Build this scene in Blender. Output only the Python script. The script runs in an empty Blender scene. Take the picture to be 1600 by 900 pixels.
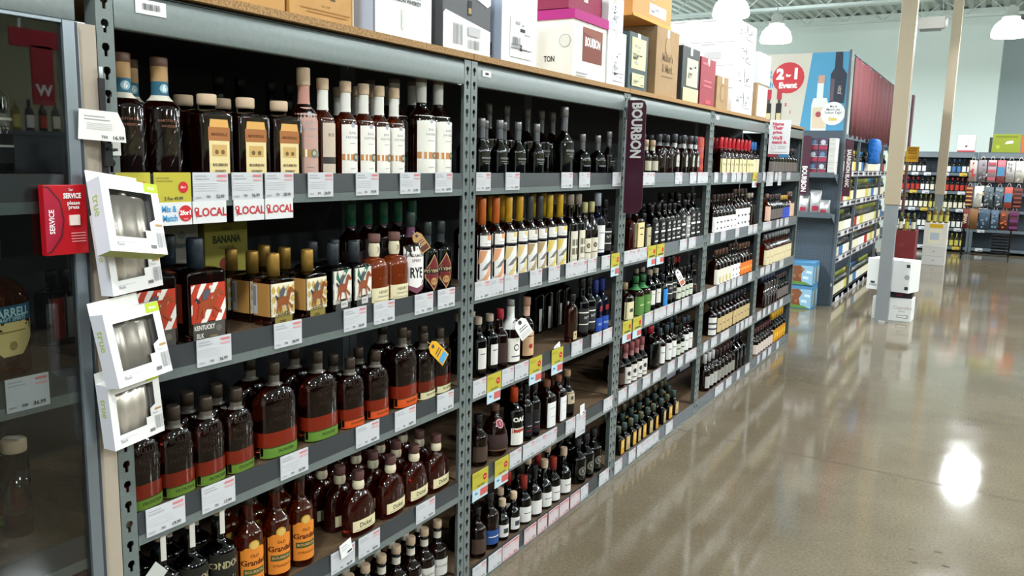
import bpy, bmesh, math, random
from mathutils import Vector, Matrix
random.seed(7)
scene = bpy.context.scene
COL = scene.collection
PI = math.pi

# ------------------------------------------------------------------ camera
CAM = Vector((1.7432, -1.1482, 1.7693)); YAW, PITCH, ROLL, FPX = .5294, -.1531, .0241, 1292.55
def cam_axes():
    cy, sy = math.cos(YAW), math.sin(YAW)
    F = Vector((-sy*math.cos(PITCH), cy*math.cos(PITCH), math.sin(PITCH)))
    r = Vector((cy, sy, 0)); u = r.cross(F)
    return r*math.cos(ROLL)+u*math.sin(ROLL), -r*math.sin(ROLL)+u*math.cos(ROLL), F
CR, CU, CF = cam_axes()
cd = bpy.data.cameras.new('camera'); cam = bpy.data.objects.new('camera', cd); COL.objects.link(cam)
cd.sensor_width = 36; cd.lens = 36*FPX/1600; cd.clip_start = .05; cd.clip_end = 120
M = Matrix((CR, CU, -CF)).transposed().to_4x4(); M.translation = CAM
cam.matrix_world = M; scene.camera = cam

# ------------------------------------------------------------------ exposure, world, lamps' strength
scene.view_settings.view_transform = 'Standard'
scene.view_settings.look = 'None'
scene.view_settings.gamma = 1
scene.view_settings.use_curve_mapping = False
scene.view_settings.exposure = 0.0
LAMP_W = 118.0          # each pendant lamp's disc
DOME_E = 32.0            # glow of the lamp bowls
w = bpy.data.worlds.new('world'); scene.world = w; w.use_nodes = True
w.node_tree.nodes['Background'].inputs[0].default_value = (.8, .9, 1, 1)
w.node_tree.nodes['Background'].inputs[1].default_value = .3
cy = scene.cycles
cy.max_bounces = 10; cy.transmission_bounces = 8; cy.glossy_bounces = 4; cy.diffuse_bounces = 4
cy.transparent_max_bounces = 8; cy.caustics_reflective = False; cy.caustics_refractive = False
cy.sample_clamp_indirect = 4; cy.use_denoising = True; cy.blur_glossy = .3
try: cy.use_light_tree = True
except Exception: pass

def on(px, py, ax, v):
    """the point of the photographed place seen at (px, py), on the plane where coordinate ax is v"""
    d = CF + CR*((px-800)/FPX) - CU*((py-450)/FPX)
    return CAM + d*((v-CAM[ax])/d[ax])
def y_on(px, z, xp):
    """y of the upright line on plane x=xp at height z seen in column px"""
    lo, hi = -3., 40.
    for _ in range(50):
        m = (lo+hi)/2; d = Vector((xp, m, z))-CAM
        if 800+FPX*d.dot(CR)/d.dot(CF) < px: lo = m
        else: hi = m
    return lo

# ------------------------------------------------------------------ materials
def lin(c):
    if isinstance(c, str):
        c = [int(c[i:i+2], 16)/255 for i in (0, 2, 4)]
        return tuple((v/12.92 if v <= .04045 else ((v+.055)/1.055)**2.4) for v in c)
    return tuple(c)
MATS = {}
def mat(name, c='808080', rough=.5, metal=0, trans=0, ior=1.45, emit=None, es=0, spec=.5, noise=None, bump=None, coat=0, alpha=1):
    if name in MATS: return MATS[name]
    m = bpy.data.materials.new(name); m.use_nodes = True; nt = m.node_tree; b = nt.nodes['Principled BSDF']
    c = lin(c); b.inputs['Base Color'].default_value = (*c, 1)
    b.inputs['Roughness'].default_value = rough; b.inputs['Metallic'].default_value = metal
    b.inputs['Transmission Weight'].default_value = trans; b.inputs['IOR'].default_value = ior
    b.inputs['Specular IOR Level'].default_value = spec
    b.inputs['Coat Weight'].default_value = coat; b.inputs['Alpha'].default_value = alpha
    if emit: b.inputs['Emission Color'].default_value = (*lin(emit), 1); b.inputs['Emission Strength'].default_value = es
    if noise or bump:
        tc = nt.nodes.new('ShaderNodeTexCoord')
    if noise:   # (scale, second colour, amount)
        n = nt.nodes.new('ShaderNodeTexNoise'); n.inputs['Scale'].default_value = noise[0]; n.inputs['Detail'].default_value = 5
        nt.links.new(tc.outputs['Object'], n.inputs['Vector'])
        rp = nt.nodes.new('ShaderNodeValToRGB'); rp.color_ramp.elements[0].position = .5-noise[2]; rp.color_ramp.elements[1].position = .5+noise[2]
        rp.color_ramp.elements[0].color = (*c, 1); rp.color_ramp.elements[1].color = (*lin(noise[1]), 1)
        nt.links.new(n.outputs['Fac'], rp.inputs['Fac']); nt.links.new(rp.outputs['Color'], b.inputs['Base Color'])
    if bump:    # (scale, strength, distance)
        n = nt.nodes.new('ShaderNodeTexNoise'); n.inputs['Scale'].default_value = bump[0]; n.inputs['Detail'].default_value = 3
        nt.links.new(tc.outputs['Object'], n.inputs['Vector'])
        bp = nt.nodes.new('ShaderNodeBump'); bp.inputs['Strength'].default_value = bump[1]; bp.inputs['Distance'].default_value = bump[2]
        nt.links.new(n.outputs['Fac'], bp.inputs['Height']); nt.links.new(bp.outputs['Normal'], b.inputs['Normal'])
    MATS[name] = m; m.diffuse_color = (*c, 1)
    return m
def paper(c): return mat('paper_'+c, c, .6, spec=.3)
def paint(c, r=.4): return mat('paint_%s_%d' % (c, r*100), c, r)
STEEL = mat('grey_hammered_steel', '737d7b', .3, .2, noise=(60, '6a7473', .25), bump=(220, .25, .0006))
STEELD = mat('grey_deck_steel', '5c666b', .4, .2)
STRIP = mat('dark_ticket_rail', '34383b', .4)
BLACK = paint('0b0c0e', .6); BLK = paint('141518', .35)
CHIP = mat('particle_board', 'b28d5c', .7, noise=(160, '8a6438', .12), bump=(200, .4, .001))
DECK = mat('shelf_board', '66513a', .6, noise=(60, '4f3e2c', .2))
BACKP = mat('back_panel', '23282e', .6)
WHITE = paper('f1f1f0'); TICK = paper('c6c8cb'); INK = paper('3b3b40'); GREYP = paper('a9abb0'); REDP = paper('c8323a')
CORK = mat('cork', 'b08e68', .8, noise=(300, '8d6d4a', .2)); WOODC = mat('wood_stopper', '5b4030', .5); CORKL = mat('pale_cork', 'c4ab8f', .75)
GLASS = mat('clear_glass', 'eef2f0', .02, trans=1, ior=1.45)
SMOKE = mat('smoked_glass', '3a3f44', .03, trans=.8, ior=1.45)
def liquid(name, c, t=.75, r=.05, real=None): return mat('bottle_glass_'+name, c, r, trans=real or .93, ior=1.5, spec=.8)
AMBER = liquid('amber', 'a83c08', .82); DAMBER = liquid('dark_amber', '40100a', .7); BLACKG = liquid('black', '12100f', .3)
BROWN = liquid('brown', '5a2810', .7); GREENG = liquid('green', '2a3a14', .6); NAVYG = liquid('navy', '0b1c5c', .5); PALE = liquid('pale_straw', 'c9a540', .8)
WGREEN = liquid('wine_green', '3b4420', .5); WRED = liquid('wine_red', '2a0b0d', .3)
CARD = mat('cardboard', 'a68a66', .75, noise=(25, '9a7d59', .3)); CARDW = mat('white_carton', 'e9ebea', .55)

# ------------------------------------------------------------------ mesh helpers
class MB:
    def __init__(s): s.v = []; s.f = []; s.mi = []; s.sm = []; s.mats = []
    def slot(s, m):
        if m not in s.mats: s.mats.append(m)
        return s.mats.index(m)
    def add(s, vs, fs, m, smooth=False):
        o = len(s.v); s.v += [tuple(p) for p in vs]; k = s.slot(m)
        for f in fs: s.f.append(tuple(i+o for i in f)); s.mi.append(k); s.sm.append(bool(smooth))
    def box(s, a, b, m):
        x0, y0, z0 = a; x1, y1, z1 = b
        s.add([(x0,y0,z0),(x1,y0,z0),(x1,y1,z0),(x0,y1,z0),(x0,y0,z1),(x1,y0,z1),(x1,y1,z1),(x0,y1,z1)],
              [(0,3,2,1),(4,5,6,7),(0,1,5,4),(1,2,6,5),(2,3,7,6),(3,0,4,7)], m)
        return s
    def quad(s, p, m): s.add(p, [tuple(range(len(p)))], m)
    def loft(s, rings, m, caps=(True, True), smooth=True, seg=24, off=0.):
        """rings: (z, a, b, n): superellipse, a along y, b along x"""
        vs = []
        for z, a, b, n in rings:
            for i in range(seg):
                t = 2*PI*i/seg; c, q = math.cos(t), math.sin(t)
                e = 2/n
                vs.append((math.copysign(abs(c)**e, c)*(b+off), math.copysign(abs(q)**e, q)*(a+off), z))
        fs = []
        for k in range(len(rings)-1):
            for i in range(seg):
                j = (i+1) % seg
                fs.append((k*seg+i, k*seg+j, (k+1)*seg+j, (k+1)*seg+i))
        s.add(vs, fs, m, smooth)
        o = len(s.v)-len(vs)
        kk = s.slot(m)
        if caps[0]: s.f.append(tuple(o+i for i in reversed(range(seg)))); s.mi.append(kk); s.sm.append(False)
        if caps[1]: s.f.append(tuple(o+(len(rings)-1)*seg+i for i in range(seg))); s.mi.append(kk); s.sm.append(False)
        return s
    def lathe(s, prof, m, seg=20, at=(0,0,0), caps=(True, True)):
        k = len(s.v); s.loft([(z, r, r, 2) for r, z in prof], m, caps, True, seg)
        for i in range(k, len(s.v)): x, y, z = s.v[i]; s.v[i] = (x+at[0], y+at[1], z+at[2])
        return s
    def tube(s, a, b, r, m, seg=10, r2=None):
        a, b = Vector(a), Vector(b); d = (b-a).normalized(); r2 = r if r2 is None else r2
        q = d.to_track_quat('Z', 'Y'); vs = []
        for p, rr in ((a, r), (b, r2)):
            for i in range(seg): t = 2*PI*i/seg; vs.append(p+q@Vector((rr*math.cos(t), rr*math.sin(t), 0)))
        s.add(vs, [(i, (i+1) % seg, seg+(i+1) % seg, seg+i) for i in range(seg)], m, True)
        o = len(s.v)-2*seg; k = s.slot(m)
        s.f.append(tuple(o+i for i in reversed(range(seg)))); s.mi.append(k); s.sm.append(False)
        s.f.append(tuple(o+seg+i for i in range(seg))); s.mi.append(k); s.sm.append(False)
        return s
    def xf(s, mx, k=0):
        for i in range(k, len(s.v)): s.v[i] = tuple(mx @ Vector(s.v[i]))
        return s
    def mesh(s, name, bevel=0):
        me = bpy.data.meshes.new(name); me.from_pydata(s.v, [], s.f)
        for m in s.mats: me.materials.append(m)
        me.polygons.foreach_set('material_index', s.mi); me.polygons.foreach_set('use_smooth', s.sm); me.update()
        if bevel:
            bm = bmesh.new(); bm.from_mesh(me)
            es = [e for e in bm.edges if len(e.link_faces) == 2 and e.calc_face_angle(0) > .6]
            bmesh.ops.bevel(bm, geom=es, offset=bevel, segments=2, affect='EDGES', profile=.6); bm.to_mesh(me); bm.free()
        return me
    def build(s, name, parent=None, loc=None, rot=None, bevel=0):
        return link(name, s.mesh(name, bevel), parent, loc, rot)
def link(name, me, parent=None, loc=None, rot=None):
    o = bpy.data.objects.new(name, me); COL.objects.link(o)
    if parent: o.parent = parent
    if loc is not None: o.location = loc
    if rot is not None: o.rotation_euler = rot
    return o
def thin_glass(name, c='dfe8e6', r=.01, k=1.4):
    if name in MATS: return MATS[name]
    m = bpy.data.materials.new(name); m.use_nodes = True; nt = m.node_tree; nt.nodes.remove(nt.nodes['Principled BSDF']); L = nt.links.new
    t = nt.nodes.new('ShaderNodeBsdfTransparent'); t.inputs[0].default_value = (*lin(c), 1); g = nt.nodes.new('ShaderNodeBsdfGlossy'); g.inputs['Roughness'].default_value = r
    f = nt.nodes.new('ShaderNodeFresnel'); f.inputs[0].default_value = k; mx = nt.nodes.new('ShaderNodeMixShader')
    L(f.outputs[0], mx.inputs[0]); L(t.outputs[0], mx.inputs[1]); L(g.outputs[0], mx.inputs[2]); L(mx.outputs[0], nt.nodes['Material Output'].inputs[0])
    MATS[name] = m; return m
def tag(o, label, cat, group=None, kind=None):
    o['label'] = label; o['category'] = cat
    if group: o['group'] = group
    if kind: o['kind'] = kind
    return o
def empty(name, loc, label, cat, group=None, rot=None):
    o = bpy.data.objects.new(name, None); COL.objects.link(o); o.location = loc
    o.empty_display_size = .05
    if rot is not None: o.rotation_euler = rot
    return tag(o, label, cat, group)
def struct(o): o['kind'] = 'structure'; return o
_T = {}
def glyphs(txt, bold=.0, res=2, cond=1.):
    k = (txt, bold, res)
    if k not in _T:
        cu = bpy.data.curves.new('lettering', 'FONT'); cu.body = txt; cu.size = 1; cu.align_x = 'CENTER'; cu.align_y = 'CENTER'
        cu.offset = bold; cu.resolution_u = res
        ob = bpy.data.objects.new('lettering', cu)
        me = bpy.data.meshes.new_from_object(ob)
        _T[k] = ([tuple(v.co) for v in me.vertices], [tuple(p.vertices) for p in me.polygons])
        bpy.data.objects.remove(ob); bpy.data.curves.remove(cu); bpy.data.meshes.remove(me)
    return _T[k]
def art(mb, items, fn, W, H, off=.0006, curved=False, step=.0002):
    """flat print: items in a W x H field, u from -W/2 to W/2, v from 0 to H (all given as fractions)"""
    for it in items:
        k = it[0]; off += step
        if k == 'r':
            _, u0, v0, u1, v1, m = it; u0 *= W/2; u1 *= W/2; v0 *= H; v1 *= H
            n = max(1, int(abs(u1-u0)/.006)) if curved or curved is None else 1
            q = max(1, min(10, int(abs(v1-v0)/.012))) if curved or curved is None else 1
            vs = [fn(u0+(u1-u0)*i/n, v0+(v1-v0)*j/q, off) for i in range(n+1) for j in range(q+1)]
            mb.add(vs, [(i*(q+1)+j, (i+1)*(q+1)+j, (i+1)*(q+1)+j+1, i*(q+1)+j+1) for i in range(n) for j in range(q)], m, bool(curved))
        elif k == 'c':
            _, u, v, r, m = it[:5]; asp = it[5] if len(it) > 5 else 1; u *= W/2; v *= H; N = 20
            vs = [fn(u, v, off)]
            for q in (.5, 1):
                vs += [fn(u+r*q*math.cos(2*PI*i/N), v+r*asp*q*math.sin(2*PI*i/N), off) for i in range(N)]
            fs = [(0, 1+i, 1+(i+1) % N) for i in range(N)]+[(1+i, 1+N+i, 1+N+(i+1) % N, 1+(i+1) % N) for i in range(N)]
            mb.add(vs, fs, m, curved)
        elif k == 'p':
            _, pts, m = it; pts = [(p[0]*W/2, p[1]*H) for p in pts]; n = len(pts); c = (sum(p[0] for p in pts)/n, sum(p[1] for p in pts)/n)
            if curved:
                E = [tuple(pts[i][k2]+(pts[(i+1) % n][k2]-pts[i][k2])*j/4 for k2 in (0, 1)) for i in range(n) for j in range(4)]; n = len(E); Q = 4
                P = [c]+[(c[0]+(p[0]-c[0])*q/Q, c[1]+(p[1]-c[1])*q/Q) for q in range(1, Q+1) for p in E]
                fs = [(0, 1+i, 1+(i+1) % n) for i in range(n)]+[(1+(q-1)*n+i, 1+q*n+i, 1+q*n+(i+1) % n, 1+(q-1)*n+(i+1) % n) for q in range(1, Q) for i in range(n)]
            else: P = [c]+pts; fs = [(0, 1+i, 1+(i+1) % n) for i in range(n)]
            mb.add([fn(a, b, off) for a, b in P], fs, m, bool(curved))
        elif k == 't':
            _, txt, u, v, h, m = it[:6]; bold = it[6] if len(it) > 6 else 0; cond = it[7] if len(it) > 7 else 1
            ang = it[8] if len(it) > 8 else 0
            vs, fs = glyphs(txt, bold); ca, sa = math.cos(ang), math.sin(ang); s = h/.7
            P = []
            for x, y, _z in vs:
                x, y = x*s*cond, y*s
                P.append(fn(u*W/2+x*ca-y*sa, v*H+x*sa+y*ca, off))
            mb.add(P, fs, m)
    return off
ORD = 'first second third fourth fifth sixth seventh eighth ninth tenth eleventh twelfth thirteenth fourteenth fifteenth sixteenth seventeenth eighteenth nineteenth twentieth'.split()
def ordw(i): return ORD[i] if i < 20 else 'number %d' % (i+1)
def barcode(u0, v0, u1, v1, m=INK, n=12, seed=1):
    R_ = random.Random(seed); o = []; t = u0; step = (u1-u0)/n
    for i in range(n): o.append(('r', t, v0, t+step*R_.uniform(.25, .7), v1, m)); t += step
    return o
# ------------------------------------------------------------------ the room
def wall(name, a, b, m): return struct(MB().box(a, b, m).build(name))
def floor_mat():
    m = mat('polished_concrete', '857b66', .2); nt = m.node_tree; b = nt.nodes['Principled BSDF']; L = nt.links.new
    tc = nt.nodes.new('ShaderNodeTexCoord')
    def nz(s, d, ro=.5):
        n = nt.nodes.new('ShaderNodeTexNoise'); n.inputs['Scale'].default_value = s; n.inputs['Detail'].default_value = d; n.inputs['Roughness'].default_value = ro
        L(tc.outputs['Object'], n.inputs['Vector']); return n
    n1 = nz(.9, 6, .62); n2 = nz(70, 4); n3 = nz(3.5, 4)
    r1 = nt.nodes.new('ShaderNodeValToRGB'); e = r1.color_ramp.elements
    e[0].position = .3; e[0].color = (*lin('625846'), 1); e[1].position = .72; e[1].color = (*lin('7e7462'), 1)
    L(n1.outputs['Fac'], r1.inputs['Fac'])
    mx = nt.nodes.new('ShaderNodeMix'); mx.data_type = 'RGBA'; mx.blend_type = 'OVERLAY'; mx.inputs[0].default_value = .45
    L(r1.outputs['Color'], mx.inputs[6]); L(n2.outputs['Fac'], mx.inputs[7])
    L(mx.outputs[2], b.inputs['Base Color'])
    mr = nt.nodes.new('ShaderNodeMapRange'); mr.inputs[1].default_value = .3; mr.inputs[2].default_value = .7; mr.inputs[3].default_value = .065; mr.inputs[4].default_value = .11
    L(n3.outputs['Fac'], mr.inputs[0]); L(mr.outputs[0], b.inputs['Roughness'])
    bp = nt.nodes.new('ShaderNodeBump'); bp.inputs['Strength'].default_value = .05; bp.inputs['Distance'].default_value = .002
    n4 = nz(5, 2); L(n4.outputs['Fac'], bp.inputs['Height']); L(bp.outputs['Normal'], b.inputs['Normal'])
    b.inputs['Specular IOR Level'].default_value = .45
    return m
MINT = mat('mint_wall_paint', 'e2eeea', .7, noise=(.4, 'dae8e3', .3)); GREYW = mat('blue_grey_wall_paint', 'b9c8cc', .7)
f = MB().box((-9, -7, -.1), (12, 25, 0), floor_mat())
struct(f.build('floor'))
# saw-cut joints of the slab and small chips beside them
jt = MB(); JM = paint('4c4436', .7)
for p, q in (((-.0, 4.075), (6, 3.73)),):
    p = Vector(p); q = Vector(q); n = 24
    for i in range(n):
        a = p.lerp(q, i/n); b = p.lerp(q, (i+1)/n); wd = .0035+.0015*math.sin(i*2.3)
        jt.add([(a.x, a.y-wd, .0006), (b.x, b.y-wd, .0006), (b.x, b.y+wd, .0006), (a.x, a.y+wd, .0006)], [(0, 1, 2, 3)], JM)
struct(jt.build('floor_joint'))
ch = MB()
for px, py, r in ((1398, 751, .012), (1398, 764, .008), (1440, 760, .012), (1440, 771, .008), (1422, 858, .014), (1428, 879, .02), (1467, 863, .018), (1478, 885, .026), (1497, 852, .008), (1430, 694, .01)):
    c = on(px, py, 2, 0); N = 9
    ch.add([(c.x+r*random.uniform(.5, 1.1)*math.cos(2*PI*i/N), c.y+.7*r*random.uniform(.4, 1)*math.sin(2*PI*i/N), .0008) for i in range(N)], [tuple(range(N))], JM)
struct(ch.build('floor_chips'))
wall('wall_back', (-9, 22, 0), (1.42, 22.2, 5.6), MINT)
wall('wall_back_side', (1.3, 22.2, 0), (1.42, 24.4, 5.6), MINT)
wall('wall_back_far', (1.3, 24.2, 0), (12, 24.4, 5.6), GREYW)
wall('wall_left', (-9.2, -7, 0), (-9, 22.2, 5.6), MINT)
wall('wall_right', (12, -7, 0), (12.2, 24.4, 5.6), mat('olive_wall_paint', 'a8a888', .8))
wall('wall_front', (-9.2, -7.2, 0), (12.2, -7, 5.6), MINT)
# ribbed steel roof deck
c = MB(); CE = mat('white_roof_deck', 'b5bfbb', .6); x = -9.2; 
prof = []
while x < 12.2: prof += [(x, 5.6), (x+.09, 5.6), (x+.12, 5.65), (x+.21, 5.65)]; x += .24
vs = [(p[0], y, p[1]) for p in prof for y in (-7.2, 24.4)]
c.add(vs, [(2*i, 2*i+1, 2*i+3, 2*i+2) for i in range(len(prof)-1)], CE)
c.box((-9.2, -7.2, 5.7), (12.2, 24.4, 5.8), CE)
struct(c.build('ceiling'))
# open web roof joists: chords and zig-zag web
JW = mat('roof_joist_paint', 'b9c4c0', .5)
jo = MB()
for y in (13, 15.4, 17.8, 20.2):
    jo.box((-9, y-.04, 5.5), (12, y+.04, 5.59), JW); jo.box((-9, y-.035, 5.12), (12, y+.035, 5.18), JW)
    x = -9; k = 0
    while x < 12: jo.tube((x, y, 5.16 if k % 2 else 5.52), (x+.42, y, 5.52 if k % 2 else 5.16), .013, JW, 5); x += .42; k += 1
struct(jo.build('ceiling_joist'))
for a, b in ((2.15, -.0), (1.9, .28)):
    pass
# structural columns, beige above a grey sheet guard
def column(x, y, s, gz, lab, cap):
    o = struct(MB().box((x-s, y-s, gz), (x+s, y+s, 5.6), mat('beige_column_paint', 'ad9f88', .35)).build('column_of_roof', bevel=.006))
    o.name = 'trim_%d' % cap
    s -= .012; g = MB().box((x-s, y-s, 0), (x+s, y+s, gz), mat('grey_column_guard', '84888c', .38)); g.box((x-.02, y-s-.03, 0), (x+.05, y-s-.001, .02), paint('b8b8b4'))
    p = g.build('column_guard'); p.parent = o
    return o
column(.66, 9.33, .08, 1.37, '', 1)
column(.68, 17.3, .085, 1.3, '', 2)
bd = MB().box((.0, 17.45, 0), (.035, 17.75, 3.25), mat('dark_red_board', '63404a', .5)); tag(bd.build('end_board'), 'tall narrow dark red board edge showing behind beige column', 'board')

# pendant lamps: glowing ribbed bowl under a gear box on a hook
SHADE = mat('lamp_bowl', 'ffffff', .3, emit='f2fbff', es=DOME_E)
GEAR = paint('b9bcb6', .4)
def lamp(x, y, z, first=[None], lab=''):
    if first[0] is None:
        e = empty('pendant_lamp', (x, y, z), '', 'lamp', 'glowing pendant lamps under the ceiling')
        MB().loft([(-.2, .26, .26, 2), (-.2, .29, .29, 2), (-.17, .305, .305, 2), (-.1, .3, .3, 2), (0, .27, .27, 2), (.08, .2, .2, 2), (.13, .13, .13, 2)], SHADE, seg=28).build('lamp_bowl', e)
        MB().lathe([(.13, .13), (.15, .14), (.15, .17), (.11, .19), (.11, .32), (.07, .35), (.02, .37)], GEAR).build('gear_housing', e)
        h = MB(); h.tube((0, 0, .36), (0, 0, 5.62-z), .008, paint('8a8d8a')); h.tube((-.04, 0, .37), (.04, 0, .37), .01, GEAR); h.build('hook_rod', e)
        ld = bpy.data.lights.new('lamp_light', 'AREA'); ld.shape = 'DISK'; ld.size = .5; ld.energy = LAMP_W; ld.color = (.97, .99, 1)
        lo = bpy.data.objects.new('lamp_light', ld); COL.objects.link(lo); lo.parent = e; lo.location = (0, 0, -.215)
        first[0] = e; r = e
    else:
        r = first[0].copy(); COL.objects.link(r); r.location = (x, y, z)
        for chd in first[0].children: q = chd.copy(); COL.objects.link(q); q.parent = r
    r['label'] = lab; return r
ROWS = [('left', -2.5, [16.4-3.2*k for k in range(7)]), ('middle', 1.57, [17.2-6.4*k for k in range(4)]), ('right', 5.6, [19.6-3.2*k for k in range(8)]), ('far right', 9.6, [19.8-5*k for k in range(5)]), ('added far left', -6.6, [19.2-3.6*k for k in range(5)])]  # far left row and backmost right-side lamps are added to brighten the back wall
NAMED = {('left', 0): 'glowing white pendant lamp above the blue sale poster', ('left', 1): 'glowing pendant lamp just above the stacked white cartons', ('middle', 0): 'large glowing pendant lamp in front of the blue-grey wall'}
for nm, x, ys in ROWS:
    for k, y in enumerate(ys): lamp(x, y, 4.45, lab=NAMED.get((nm, k), 'pendant lamp of the %s row, %s from the back wall' % (nm, ordw(k))))
# white heater box under the ceiling
h = MB().box((-.14, 18.8, 4.72), (.36, 19.05, 4.95), paint('cfc9c2')); h.tube((-.1, 18.9, 4.95), (-.1, 18.9, 5.6), .006, JW, 6); h.tube((.3, 18.9, 4.95), (.3, 18.9, 5.6), .006, JW, 6)
o = h.build('ceiling_unit'); tag(o, 'white box-shaped unit hung under the ceiling between the two columns', 'heater')
MB().box((-.1, 18.82, 4.68), (.3, 18.98, 4.72), paint('6f6f6d')).build('lower_grille', o)
MB().lathe([(.0, 0), (.09, .0), (.1, .03), (.09, .06), (0, .06)], paint('f7f7f7'), at=(0, 0, 0)).xf(Matrix.Translation((.36, 18.9, 4.84))@Matrix.Rotation(PI/2, 4, 'Y')).build('end_cap', o)
for k, (x, lab) in enumerate(((-.02, 'left'), (.22, 'right'))):
    p = MB().tube((x-.3, 15.5, 5.42), (x+.3, 19.6, 5.28), .045, paint('7f8a88'), 10)
    tag(p.build('ceiling_pipe'), 'grey pipe under the roof beside the column, %s of the two' % lab, 'pipe', 'grey pipes under the roof')

# ------------------------------------------------------------------ the bourbon shelving: five bays in a row and the glass cabinet's bay
W = 1.4924; DEP = .6
ZL = [1.6345, 1.2079, .8095, .4193, 0.0]          # underside of each shelf's front edge
DK = [z+.071 for z in ZL[:4]]+[.078]              # what the bottles stand on
ZT = 2.13
def keyhole(s=1):
    return [(-.004, -.012), (.004, -.012), (.0045, 0), (.009, .004), (.0095, .011), (.005, .017), (-.005, .017), (-.0095, .011), (-.009, .004), (-.0045, 0)]
def post_mesh(wd, d=.04, t=.003, detail=True):
    """slotted angle post: front face with real keyhole slots, open side"""
    m = MB(); cu = bpy.data.curves.new('x', 'CURVE'); cu.dimensions = '2D'; cu.fill_mode = 'BOTH'; cu.extrude = t/2
    def sp(pts):
        s = cu.splines.new('POLY'); s.points.add(len(pts)-1); s.use_cyclic_u = True
        for i, p in enumerate(pts): s.points[i].co = (p[0], p[1], 0, 1)
    sp([(-wd/2, 0), (wd/2, 0), (wd/2, ZT), (-wd/2, ZT)])
    z = .05
    while z < ZT-.03: sp([(a, b+z) for a, b in keyhole()]); z += .051
    ob = bpy.data.objects.new('x', cu); me = bpy.data.meshes.new_from_object(ob)
    m.add([(v.co.z-t/2, v.co.x, v.co.y) for v in me.vertices], [tuple(p.vertices) for p in me.polygons], STEEL)
    bpy.data.objects.remove(ob); bpy.data.curves.remove(cu); bpy.data.meshes.remove(me)
    m.box((-d, -wd/2, 0), (-t, -wd/2+t, ZT), STEEL)
    return m
PW = .042
def bay(k, label, glass=False):
    y0 = (k-1)*W; e = empty('shelving_bay', (0, y0, 0), label, 'shelving', 'grey steel shelving bays in one long run')
    y1 = W
    for yy, nm in ((PW/2+.002, 0), (y1-PW/2-.002, 1)):
        if glass and nm == 1: continue
        pm = post_mesh(PW)
        if nm == 1: pm.xf(Matrix.Diagonal((1, -1, 1, 1)))
        pm.build('upright', e, (0, yy, 0))
        pb = MB().box((-.0, -PW/2, 0), (.03, PW/2, ZT), STEELD); pb.build('upright', e, (-DEP-.03, yy, 0))
    a, b = PW+.004, y1-PW-.004
    if k in (3, 4, 5): pass
    tb = MB(); tb.box((-.035, a, ZT-.088), (-.006, b, ZT-.006), STEEL)
    pf = [(-.006, ZT-.09), (-.0005, ZT-.089), (.0, ZT-.086), (.0, ZT-.06), (-.0004, ZT-.04), (-.001, ZT-.02), (-.003, ZT-.009), (-.006, ZT-.006)]
    tb.add([(x, y, z) for x, z in pf for y in (a, b)], [(2*i, 2*i+1, 2*i+3, 2*i+2) for i in range(7)], STEEL, True); tb.add([(0, a, ZT-.006), (0, b, ZT-.006), (-.02, b, ZT+.004), (-.02, a, ZT+.004)], [(0, 1, 2, 3)], STEEL)
    tb.box((-.02, a, ZT-.006), (-.035, b, ZT+.004), STEEL)
    tbo = tb.build('top_beam', e)
    MB().box((-DEP, 0.003, ZT+.004), (.012, y1-.003, ZT+.026), CHIP).build('top_board', e)
    for i in range(5):
        if glass and i == 0: pass
        z = ZL[i]; st = MB()
        zz = z if i < 4 else .0
        st.box((-.03, a, zz), (.0, b, zz+.028 if i < 4 else .02), STEEL); st.box((-.03, a, zz+.018), (-.006, b, zz+.062), STEELD)
        sb = st.build('shelf_beam', e)
        rl = MB(); top = zz+.083 if i < 4 else .092
        rl.add([(-.005, a, zz+(.022 if i < 4 else .015)), (-.005, b, zz+(.022 if i < 4 else .015)), (.001, b, zz+.026), (.001, a, zz+.026), (-.003, a, top), (-.003, b, top), (-.008, b, top), (-.008, a, top)],
               [(0, 1, 2, 3), (3, 2, 5, 4), (4, 5, 6, 7), (7, 6, 1, 0)], STRIP if k < 3 else mat('grey_ticket_rail', '62686d', .4))
        rl.build('ticket_rail', sb)
        MB().box((-DEP+.01, .01, DK[i]-.016), (-.01, y1-.01, DK[i]), DECK).build('shelf_deck', e)
    MB().box((-DEP-.012, .01, .03), (-DEP-.002, y1-.01, ZT), BACKP).build('back_panel', e)
    sw, sh_ = (.08, .032) if k == 1 else (.06, .022); st = MB().box((.0, 0, 0), (.002, sw, sh_), WHITE); off = art(st, barcode(-.6, .3, .6, .75, INK, 14) if k == 1 else [('r', -.4, .3, .4, .7, INK)], lambda u, v, o: (.002+o, sw/2+u, v), sw, sh_)
    st.build('asset_sticker', tbo, (.0005, a+.03 if k > 1 else .1, ZT-.03-.018))
    return e
BN = ['cabinet', 'first', 'second', 'third', 'fourth', 'fifth']
for k in range(0, 6):
    bay(k, ['steel shelving bay behind the locked glass door', 'nearest open steel bay, bottles with green and orange bottom labels',
            'second open steel bay, yellow and orange capped bottles', 'third open steel bay, just past the hanging maroon sign',
            'fourth open steel bay, red wax topped bottles on top shelf', 'last steel bay of the run, white price promise sign on its post'][k], k == 0)
# divider panels inside the run (end of the cabinet, and the run's far end)
tag(MB().box((-DEP, 5*W+.003, .0), (-.03, 5*W+.02, 2.1), mat('slate_end_panel', '49545f', .5)).build('slate_partition'), 'slate blue end panel closing the far end of the bourbon run', 'panel')
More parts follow.
